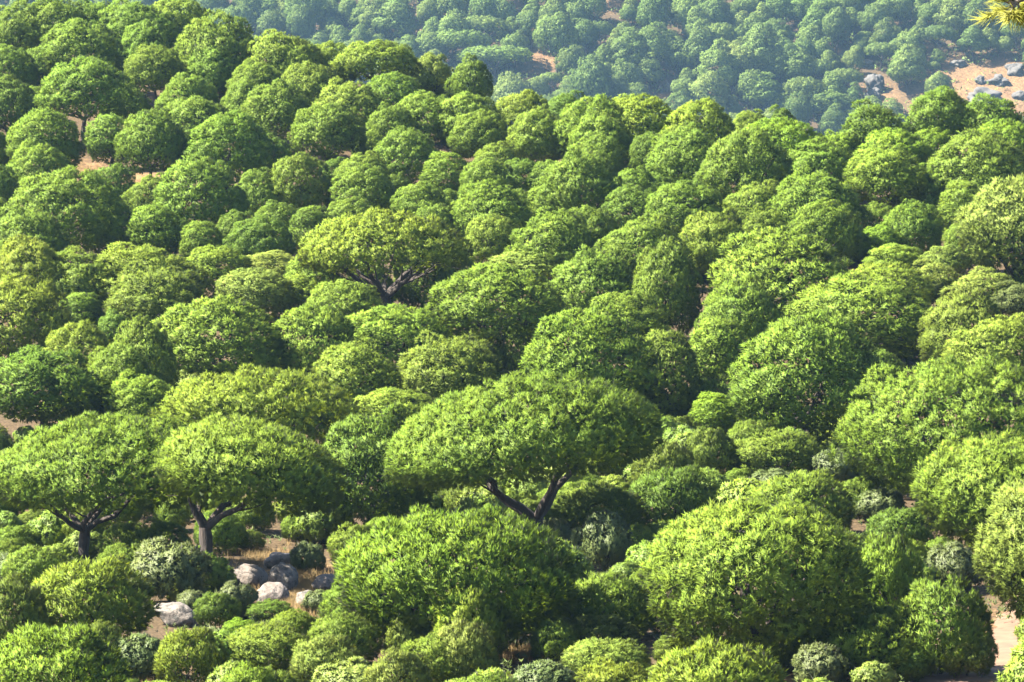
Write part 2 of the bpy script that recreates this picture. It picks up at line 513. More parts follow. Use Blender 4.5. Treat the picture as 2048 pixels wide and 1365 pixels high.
def limbs(g, fork, C, N, nmain, r0, bow=-0.04, sub=4, twig=0):
    """main limbs from the fork to well spread boughs, side branches from them to the boughs nearby; one Wood per main limb"""
    order = g.permutation(len(C))
    az = np.arctan2(C[:, 1] - fork[1], C[:, 0] - fork[0])
    out = []
    used = set()
    for i in range(nmain):
        want = -math.pi + (i + 0.5 * g.uniform(0.6, 1.4)) * 2 * math.pi / nmain
        sc = np.abs((az - want + math.pi) % (2 * math.pi) - math.pi) * 2 - np.hypot(C[:, 0], C[:, 1]) / (np.abs(C[:, 0]).max() + 1e-6) * 0.6
        sc = sc + np.array([1.5 if j in used else 0 for j in range(len(C))])
        j = int(np.argmin(sc)); used.add(j)
        end = C[j]
        w = Wood()
        mid = fork * 0.55 + end * 0.45
        mid = mid + np.array([0, 0, bow * np.linalg.norm(end - fork)]) + g.normal(0, 0.06, 3) * np.linalg.norm(end - fork)
        pts = bez(fork, mid, end, 9)
        pts[1:-1] += g.normal(0, 0.018 * np.linalg.norm(end - fork), (7, 3))
        w.tube(pts, np.linspace(r0, r0 * 0.22, 9), 7, 0.05, g)
        dd = np.linalg.norm(C - pts[5], axis=1)
        for m in np.argsort(dd)[1:1 + sub]:
            st = pts[int(g.integers(2, 8))]
            e = C[m]
            mm = (st + e) / 2 + np.array([0, 0, -0.06 * np.linalg.norm(e - st)]) + g.normal(0, 0.08, 3) * np.linalg.norm(e - st)
            w.tube(bez(st, mm, e, 6), np.linspace(r0 * 0.36, r0 * 0.08, 6), 5)
        for _ in range(twig):
            st = pts[int(g.integers(2, 9))]
            e = st + np.array([*g.normal(0, 0.9, 2), g.normal(-0.05, 0.35)])
            w.tube(bez(st, (st + e) / 2 + g.normal(0, 0.1, 3), e, 4), np.linspace(0.022, 0.008, 4), 3)
        out.append(w)
    return out

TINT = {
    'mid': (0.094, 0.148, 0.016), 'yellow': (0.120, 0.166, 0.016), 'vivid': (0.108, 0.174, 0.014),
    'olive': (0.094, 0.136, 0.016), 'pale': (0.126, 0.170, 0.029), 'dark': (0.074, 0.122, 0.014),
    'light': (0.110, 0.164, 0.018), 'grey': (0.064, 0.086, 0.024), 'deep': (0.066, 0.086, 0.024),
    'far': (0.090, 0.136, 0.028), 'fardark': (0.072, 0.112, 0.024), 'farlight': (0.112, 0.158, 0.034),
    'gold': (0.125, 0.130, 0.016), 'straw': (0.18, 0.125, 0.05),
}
TWORD = {'mid': 'mid green', 'yellow': 'yellow-green', 'vivid': 'vivid green', 'olive': 'olive green', 'pale': 'pale grey-green',
         'dark': 'dark green', 'light': 'light green', 'grey': 'grey-green', 'deep': 'deep dark', 'far': 'hazy green',
         'fardark': 'hazy dark green', 'farlight': 'hazy pale green', 'gold': 'golden'}

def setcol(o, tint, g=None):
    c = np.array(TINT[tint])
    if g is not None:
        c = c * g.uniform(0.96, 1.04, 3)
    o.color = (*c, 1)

#---DATA---

# ---------------------------------------------------------------- the setting
def terrain():
    ys = np.concatenate([np.arange(-40, 100, 5), np.arange(100, 400, 2.0), np.arange(400, 1340, 14), np.arange(1340, 1720, 5.0), np.arange(1720, 2950, 45)])
    a = np.concatenate([np.arange(0, 160, 2.0), np.arange(160, 400, 20), np.arange(400, 1700, 100)])
    xs = np.concatenate([-a[:0:-1], a])
    X, Y = np.meshgrid(xs, ys)
    Z = ground(X, Y)
    V = np.stack([X, Y, Z], -1).reshape(-1, 3)
    nx = len(xs); ny = len(ys)
    i, j = np.meshgrid(np.arange(nx - 1), np.arange(ny - 1))
    q = (j * nx + i).ravel()
    F = np.stack([q, q + 1, q + nx + 1, q + nx], 1)
    pc = project(V[:, 0], np.maximum(V[:, 1], 60), V[:, 2])
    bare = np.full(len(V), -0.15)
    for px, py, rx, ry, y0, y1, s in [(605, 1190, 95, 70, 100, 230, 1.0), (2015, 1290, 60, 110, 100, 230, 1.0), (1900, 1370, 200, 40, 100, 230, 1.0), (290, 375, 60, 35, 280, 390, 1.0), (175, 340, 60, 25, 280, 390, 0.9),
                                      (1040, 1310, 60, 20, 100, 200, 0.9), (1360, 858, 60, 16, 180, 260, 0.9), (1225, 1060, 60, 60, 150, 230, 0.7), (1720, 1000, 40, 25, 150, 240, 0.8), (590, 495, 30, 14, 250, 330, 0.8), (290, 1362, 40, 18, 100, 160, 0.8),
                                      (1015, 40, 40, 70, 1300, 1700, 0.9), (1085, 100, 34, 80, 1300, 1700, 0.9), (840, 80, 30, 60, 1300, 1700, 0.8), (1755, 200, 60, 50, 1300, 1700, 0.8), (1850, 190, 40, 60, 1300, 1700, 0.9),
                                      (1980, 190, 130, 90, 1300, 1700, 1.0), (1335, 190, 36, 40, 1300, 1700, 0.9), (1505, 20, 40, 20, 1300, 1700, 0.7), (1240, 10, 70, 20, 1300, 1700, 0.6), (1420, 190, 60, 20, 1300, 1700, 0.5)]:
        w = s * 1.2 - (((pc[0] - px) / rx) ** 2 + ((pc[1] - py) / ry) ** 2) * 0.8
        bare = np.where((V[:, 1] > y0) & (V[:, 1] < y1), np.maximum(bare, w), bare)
    me = mesh_from('ground', V, F.ravel(), np.full(len(F), 4), M_GROUND, smooth=True)
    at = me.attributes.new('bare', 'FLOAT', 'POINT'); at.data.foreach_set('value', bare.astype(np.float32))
    tag(link(bpy.data.objects.new('ground', me)), kind='structure')
terrain()

def path():
    pix = [(2075, 1180), (2030, 1255), (2012, 1300), (2000, 1340), (1900, 1362), (1700, 1385), (1480, 1400)]
    pts = [hit(*p) for p in pix]
    P = np.array([(p[0], p[1]) for p in pts])
    t = np.linspace(0, len(P) - 1, 50)
    P = np.stack([np.interp(t, np.arange(len(P)), P[:, k]) for k in (0, 1)], 1)
    T = nrm(np.gradient(P, axis=0)); Nn = np.stack([-T[:, 1], T[:, 0]], 1)
    g = np.random.default_rng(4)
    V = []
    for k in range(len(P)):
        wdt = 1.1 + 0.25 * g.normal()
        for s in (-1, -0.5, 0, 0.5, 1):
            p = P[k] + Nn[k] * s * wdt
            V.append((p[0], p[1], float(ground(p[0], p[1])) + (0.05 if abs(s) < 1 else -0.02)))
    F = []
    for k in range(len(P) - 1):
        for s in range(4):
            a = k * 5 + s
            F.append((a, a + 1, a + 6, a + 5))
    me = mesh_from('path', np.array(V), np.array(F).ravel(), np.full(len(F), 4), M_PATH, smooth=True)
    tag(link(bpy.data.objects.new('path', me)), kind='structure')
path()

def haze():
    import bmesh
    bm = bmesh.new()
    bmesh.ops.create_cube(bm, size=1)
    me = bpy.data.meshes.new('haze'); bm.to_mesh(me); bm.free()
    o = bpy.data.objects.new('haze', me)
    lo, hi = (-1750, -60, -84), (1750, 3000, 75)
    o.location = [(a + b) / 2 for a, b in zip(lo, hi)]
    o.scale = [b - a for a, b in zip(lo, hi)]
    m, nt, ns, ls = mat('air')
    out = node(ns, 'ShaderNodeOutputMaterial')
    v = node(ns, 'ShaderNodeVolumePrincipled')
    v.inputs['Color'].default_value = (0.23, 0.40, 0.60, 1)
    v.inputs['Density'].default_value = HAZE_DENSITY
    v.inputs['Anisotropy'].default_value = 0.3
    ls.new(v.outputs[0], out.inputs['Volume'])
    me.materials.append(m)
    tag(link(o), kind='stuff')
haze()

# ---------------------------------------------------------------- prototypes
TRIS = [0]
def foliage(name, seed, nn, L, nw, material=M_NEEDLE, spread=(0.25, 1.0), **kw):
    g = np.random.default_rng(seed)
    P, A, C, N, NV, RV = crown_shoots(g, nsh=kw.pop('nsh'), **kw)
    inn = inner_leaves(g, C, kw['lr'], int(len(C) * 34), kw['lr'] * 0.27)
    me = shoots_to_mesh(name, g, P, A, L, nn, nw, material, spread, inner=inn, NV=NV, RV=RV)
    TRIS[0] += len(me.polygons)
    return me, C, N

def shift(me, off):
    n = len(me.vertices)
    v = np.empty(n * 3, np.float32); me.vertices.foreach_get('co', v)
    v = v.reshape(-1, 3) + np.array(off, np.float32)
    me.vertices.foreach_set('co', v.ravel()); me.update()

def wood_for(seed, C, N, h_fork, r0, nmain=6, sub=3, lean=0.2):
    g = np.random.default_rng(seed)
    w = Wood()
    f = np.array([g.normal(0, lean), g.normal(0, lean), h_fork])
    pts = bez(np.array([0, 0, -0.6]), np.array([g.normal(0, lean), g.normal(0, lean), h_fork * 0.5]), f, 6)
    w.tube(pts, np.array([1.25, 1.0, 0.92, 0.86, 0.8, 0.72]) * r0, 8, 0.05, g)
    for l in limbs(g, f, C, N, nmain, r0 * 0.55, sub=sub):
        for v in l.v:
            w.v.append(v)
        w.f += [tuple(i + w.n for i in q) for q in l.f]
        w.n += l.n
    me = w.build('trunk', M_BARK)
    TRIS[0] += len(me.polygons) * 2
    return me

PROTO = {}
def proto(kind, Wd, H, zc, h_fork, r0, seed, wood=True, sub=3, **kw):
    me, C, N = foliage('crown', seed, W_=Wd, **kw)
    shift(me, (0, 0, zc)); C = C + np.array([0, 0, zc])
    tr = wood_for(seed + 77, C, N, h_fork, r0, sub=sub) if wood else None
    PROTO.setdefault(kind, []).append(dict(W=Wd, H=H, crown=me, trunk=tr))

# round-headed forest stone pines
for i in range(5):
    proto('round', 7.0, 6.9, 3.1, 1.5, 0.22, 100 + i, ht=3.75, hb=2.6, nl=(100, 92, 96, 62, 70)[i], lr=(0.72, 0.78, 0.74, 1.0, 0.95)[i], nsub=(15, 15, 15, 21, 20)[i], sr=0.36, nsh=15,
          power=2.05, zmin=-0.8, up=0.8, wob=0.05 + 0.01 * i, lump=0.12, nn=8, L=0.31, nw=0.057)
# the same with a bare stem
for i in range(3):
    proto('stem', 7.0, 8.0, 4.5, 2.7, 0.20, 120 + i, ht=3.5, hb=3.0, nl=76 + 5 * i, lr=0.85, nsub=17, sr=0.38, nsh=16,
          power=2.1, zmin=-0.6, up=0.5, wob=0.09, fill=0.12, nn=8, L=0.30, nw=0.058)
# flat, wide forest crowns
for i in range(2):
    proto('flat', 7.0, 5.6, 3.0, 1.8, 0.24, 130 + i, ht=2.6, hb=1.7, nl=54, lr=0.85, nsub=18, sr=0.40, nsh=16,
          power=2.4, zmin=-0.55, up=0.55, wob=0.05, fill=0.12, nn=8, L=0.30, nw=0.058)
# slender tall crowns
for i in range(2):
    proto('narrow', 4.0, 6.2, 3.1, 1.4, 0.16, 150 + i, ht=2.9, hb=2.5, nl=46, lr=0.75, nsub=16, sr=0.36, nsh=16,
          power=2.0, zmin=-0.9, up=0.75, wob=0.06, fill=0.12, nn=8, L=0.30, nw=0.055)
# loose open pines with separate boughs
for i in range(3):
    proto('open', 5.5, 6.6, 3.3, 1.8, 0.19, 170 + i, ht=3.1, hb=2.0, nl=52, lr=0.8, nsub=16, sr=0.4, nsh=16,
          power=1.55, zmin=-0.8, up=0.5, wob=0.14, fill=0.12, nn=8, L=0.30, nw=0.056)
# young bushy pines, foliage to the ground, upright shoots
for i in range(4):
    proto('young', 4.0, 3.2, 1.35, 0.5, 0.10, 190 + i, ht=1.75, hb=1.3, nl=38 + 5 * i, lr=0.6, nsub=15, sr=0.26, nsh=18,
          power=2.1, zmin=-0.85, up=0.95, wob=0.09, fill=0.12, nn=9, L=0.24, nw=0.034, spread=(0.15, 0.75))
# broad-leaved shrubs (small leaves)
for i in range(3):
    proto('shrub', 2.6, 2.0, 0.85, 0.3, 0.05, 210 + i, ht=1.05, hb=0.85, nl=34, lr=0.42, nsub=12, sr=0.24, nsh=16,
          power=2.0, zmin=-0.85, up=0.3, wob=0.12, fill=0.12, nn=9, L=0.20, nw=0.062, material=M_LEAF, spread=(0.5, 1.5))
# far hillside pines
for i in range(4):
    proto('far', 14.5, 18.0, 10.3, 5.0, 0.42, 230 + i, ht=7.4, hb=6.2, nl=44 + 6 * i, lr=2.4, nsub=16, sr=1.0, nsh=13,
          power=2.0, zmin=-0.75, up=0.5, wob=0.13, lump=0.18, fill=0.12, nn=6, L=0.7, nw=0.24)
for i in range(2):
    proto('farcone', 12.8, 18.5, 9.0, 4.4, 0.4, 250 + i, ht=9.2, hb=5.0, nl=56, lr=1.9, nsub=13, sr=1.0, nsh=13,
          power=1.5, zmin=-0.8, up=0.45, wob=0.13, lump=0.18, fill=0.12, nn=6, L=0.7, nw=0.24)
proto('farflat', 17.0, 14.0, 9.6, 5.0, 0.45, 270, ht=4.3, hb=2.6, nl=60, lr=1.9, nsub=15, sr=0.95, nsh=13,
      power=2.3, zmin=-0.5, up=0.5, wob=0.06, fill=0.12, nn=6, L=0.7, nw=0.22)

NAME = {'round': 'stone_pine', 'stem': 'stone_pine', 'flat': 'stone_pine', 'narrow': 'slender_pine', 'open': 'open_pine', 'young': 'young_pine',
        'shrub': 'shrub', 'far': 'hillside_pine', 'farcone': 'hillside_pine', 'farflat': 'hillside_pine'}
CAT = {'shrub': 'shrub'}
GROUP = {'stone_pine': 'stone pines of the wooded slope', 'slender_pine': 'stone pines of the wooded slope', 'open_pine': 'stone pines of the wooded slope',
         'young_pine': 'young pines in the scrub', 'shrub': 'shrubs between the pines', 'hillside_pine': 'pines on the hazy far hillside'}
SHAPE = {'round': 'round-headed pine', 'stem': 'bare-stemmed pine', 'flat': 'flat-topped pine', 'narrow': 'slender pine', 'open': 'loose ragged pine',
         'young': 'bushy young pine', 'shrub': 'small shrub', 'far': 'rounded pine', 'farcone': 'pointed pine', 'farflat': 'umbrella-shaped pine'}

ALL = []      # everything planted: dict(o, cx, cy, w, kind, tint, lm, labelled)
prng = random.Random(5)
grng = np.random.default_rng(5)

def plant_at(kind, x, y, z, wm, hm, tint, label=None, lm=None):
    pr = PROTO[kind]
    p = pr[prng.randrange(len(pr))]
    nm = NAME[kind]
    root = empty(nm, (x, y, z), prng.uniform(0, 6.283))
    sx = wm / p['W']; sz = hm / p['H']
    if p['trunk'] is not None:
        t = link(bpy.data.objects.new('trunk', p['trunk']), root); t.scale = (sx, sx, sz)
    c = link(bpy.data.objects.new('crown', p['crown']), root)
    c.scale = (sx * prng.uniform(0.9, 1.1), sx * prng.uniform(0.9, 1.1), sz)
    setcol(c, tint, grng)
    tag(root, label, CAT.get(kind, 'pine tree' if not kind.startswith('far') else 'distant pine'), GROUP[nm])
    px, py = project(x, y, z + hm * 0.6)
    ALL.append(dict(o=root, cx=px, cy=py, w=wm * FOC / y, kind=kind, tint=tint, lm=lm, lab=label, y=y))
    return root

def plant(kind, cx, ty, w, by, tint, label=None, lm=None):
    if ty < 450: by = max(by, ty + w * {'round': 1.02, 'stem': 1.08, 'narrow': 1.3, 'open': 1.1}.get(kind, 0))
    x, y, z = hit(cx, by) if kind.startswith('far') else hit_near(cx, by)
    s = FOC / y
    if kind in ('round', 'stem', 'narrow', 'open', 'flat'): w *= 1.08
    return plant_at(kind, x, y, z, w / s, ray(cx, ty)[1] * y - z, tint, label, lm)

# ---------------------------------------------------------------- the big pines standing apart
def hero(name, cx, ty, w, midy, cby, bx, by, fx, fy, tint, label, lm, seed, skew=0.0, r0=0.33, nmain=6, sub=5, twig=3,
         nl=80, lr=1.2, nsub=20, sr=0.36, nsh=17, power=2.2, zmin=-0.55, up=0.6, nn=11, L=0.26, nw=0.035, wob=0.06, limb=True, hollow=0.0, lump=0.07, gap=None,
         fill=0.12, spread=(0.25, 1.0)):
    x, y, z = hit(bx, by)
    s = FOC / y
    root = empty(name, (x, y, z))
    g = np.random.default_rng(seed)
    off = np.array([(cx - bx) / s, 0.0, (by - midy) / s])
    me, C, N = foliage('crown', seed, W_=w / s, ht=(midy - ty) / s - 0.15, hb=max((cby - midy) / s, 0.4), nl=nl, lr=lr, nsub=nsub, sr=sr, nsh=nsh,
                       power=power, zmin=zmin, up=up, nn=nn, L=L, nw=nw, wob=wob, skew=skew, hollow=hollow, lump=lump, gap=gap, fill=fill, spread=spread)
    shift(me, off); C = C + off
    fork = np.array([(fx - bx) / s, 0.0, (by - fy) / s])
    tw = Wood()
    pts = bez(np.array([0, 0, -0.5]), np.array([fork[0] * 0.2, 0.1, fork[2] * 0.5]), fork, 8)
    tw.tube(pts, np.array([1.35, 1.1, 1.0, 0.96, 0.93, 0.92, 0.95, 0.8]) * r0, 12, 0.04, g)
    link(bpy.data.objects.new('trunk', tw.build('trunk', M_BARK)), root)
    if limb:
        for l in limbs(g, fork - np.array([0, 0, 0.15]), C, N, nmain, r0 * 0.56, bow=0.12, sub=sub, twig=twig):
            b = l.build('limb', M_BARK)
            TRIS[0] += len(b.polygons) * 2
            link(bpy.data.objects.new('limb', b), root)
    c = link(bpy.data.objects.new('crown', me), root)
    setcol(c, tint)
    tag(root, label, 'pine tree')
    ALL.append(dict(o=root, cx=cx, cy=(ty + cby) / 2, w=w, kind='hero', tint=tint, lm=lm, lab=label, y=y, ty=ty, cby=cby))
    return root

hero('umbrella_pine', 220, 828, 470, 960, 1036, 163, 1160, 172, 1058, 'mid',
     'broad umbrella pine with bare forked trunk leaning over the light young pine below it', 'broad umbrella pine with bare forked trunk', 301,
     skew=0.02, nl=170, lr=0.75, nsub=14, wob=0.035, nmain=5, sub=3, twig=1, r0=0.24, zmin=-0.7, hollow=0.12, power=1.9, gap=(-0.2, 1.0, -0.2))
hero('umbrella_pine', 505, 832, 362, 945, 1052, 418, 1192, 410, 1052, 'light',
     'umbrella pine on a thick dark twin-limbed trunk beside the heap of boulders', 'umbrella pine beside the boulders', 302,
     skew=-0.14, nl=140, lr=0.75, nsub=14, wob=0.035, nmain=4, sub=3, twig=1, r0=0.29, zmin=-0.75, hollow=0.1, power=1.95, gap=(-1.3, 0.8, -0.15))
hero('umbrella_pine', 1045, 748, 535, 890, 1003, 1078, 1112, 1072, 1035, 'mid',
     'largest umbrella pine, smooth lopsided dome on a forked trunk behind the vivid round pine', 'largest lopsided umbrella pine', 303,
     skew=0.125, nl=210, lr=0.78, nsub=14, wob=0.03, nmain=4, sub=3, twig=1, r0=0.36, zmin=-0.8, hollow=0.08, power=1.9, gap=(0.5, 0.7, -0.32), lump=0.04)
hero('umbrella_pine', 770, 419, 335, 515, 560, 775, 668, 770, 590, 'yellow',
     'lone umbrella pine with fanning bare limbs rising out of the mid slope trees', 'lone umbrella pine with fanning limbs', 304,
     nl=165, lr=0.68, sr=0.38, nsub=12, nmain=7, sub=5, r0=0.34, power=2.0, zmin=-0.45, nn=9, L=0.25, nw=0.055, wob=0.04, lump=0.03, hollow=0.5, gap=(0.0, 2.0, -0.08), fill=0.12)
hero('umbrella_pine', 515, 740, 385, 838, 915, 520, 950, 520, 900, 'yellow',
     'long low domed pine close behind the two umbrella pines', 'long low domed pine', 311, nl=85, lr=1.1, zmin=-0.7, r0=0.3)
hero('round_pine', 913, 1020, 470, 1170, 1285, 915, 1300, 915, 1240, 'vivid',
     'vivid green domed pine with upright shoots in front of the largest umbrella pine', 'vivid green domed pine', 305,
     nl=150, lr=0.68, nsub=14, sr=0.32, nsh=16, up=1.0, nn=12, L=0.28, nw=0.036, wob=0.045, lump=0.04, zmin=-0.85, r0=0.28, nmain=5, sub=3, spread=(0.12, 0.65))
hero('round_pine', 1515, 997, 432, 1150, 1320, 1510, 1345, 1508, 1260, 'light',
     'great yellow-green ball-shaped pine standing alone near the dirt path', 'great ball-shaped pine', 306,
     nl=140, lr=0.78, nsub=15, sr=0.34, nsh=16, up=0.7, wob=0.05, lump=0.04, zmin=-0.85, r0=0.3, nmain=6, sub=4)
hero('round_pine', 1930, 716, 480, 890, 1010, 1900, 1045, 1900, 980, 'mid',
     'huge smooth wide pine cut by the picture edge behind the smaller sloping pine', 'huge smooth wide pine', 307,
     skew=-0.04, nl=140, lr=0.9, nsub=16, up=0.6, wob=0.05, lump=0.05, zmin=-0.7, r0=0.34)
hero('round_pine', 2005, 872, 330, 985, 1110, 2010, 1150, 2010, 1060, 'light',
     'light green sloping pine between the huge wide pine and the pale edge pine', 'light green sloping pine', 308,
     nl=95, lr=1.0, wob=0.08, zmin=-0.75, r0=0.26, up=0.7)
hero('round_pine', 2112, 940, 300, 1100, 1255, 2112, 1350, 2112, 1245, 'pale',
     'pale bright pine filling the picture edge above the dirt path', 'pale edge pine above the path', 309,
     nl=95, lr=1.0, wob=0.08, zmin=-0.75, r0=0.26, up=0.7)
hero('round_pine', 2040, 355, 215, 460, 560, 2040, 625, 2040, 570, 'pale',
     'pale shaggy pine cut by the picture edge at mid height of the slope', 'pale shaggy edge pine', 310,
     nl=80, lr=1.0, sr=0.42, nsub=18, nn=8, L=0.34, nw=0.06, wob=0.10, zmin=-0.7, r0=0.26)

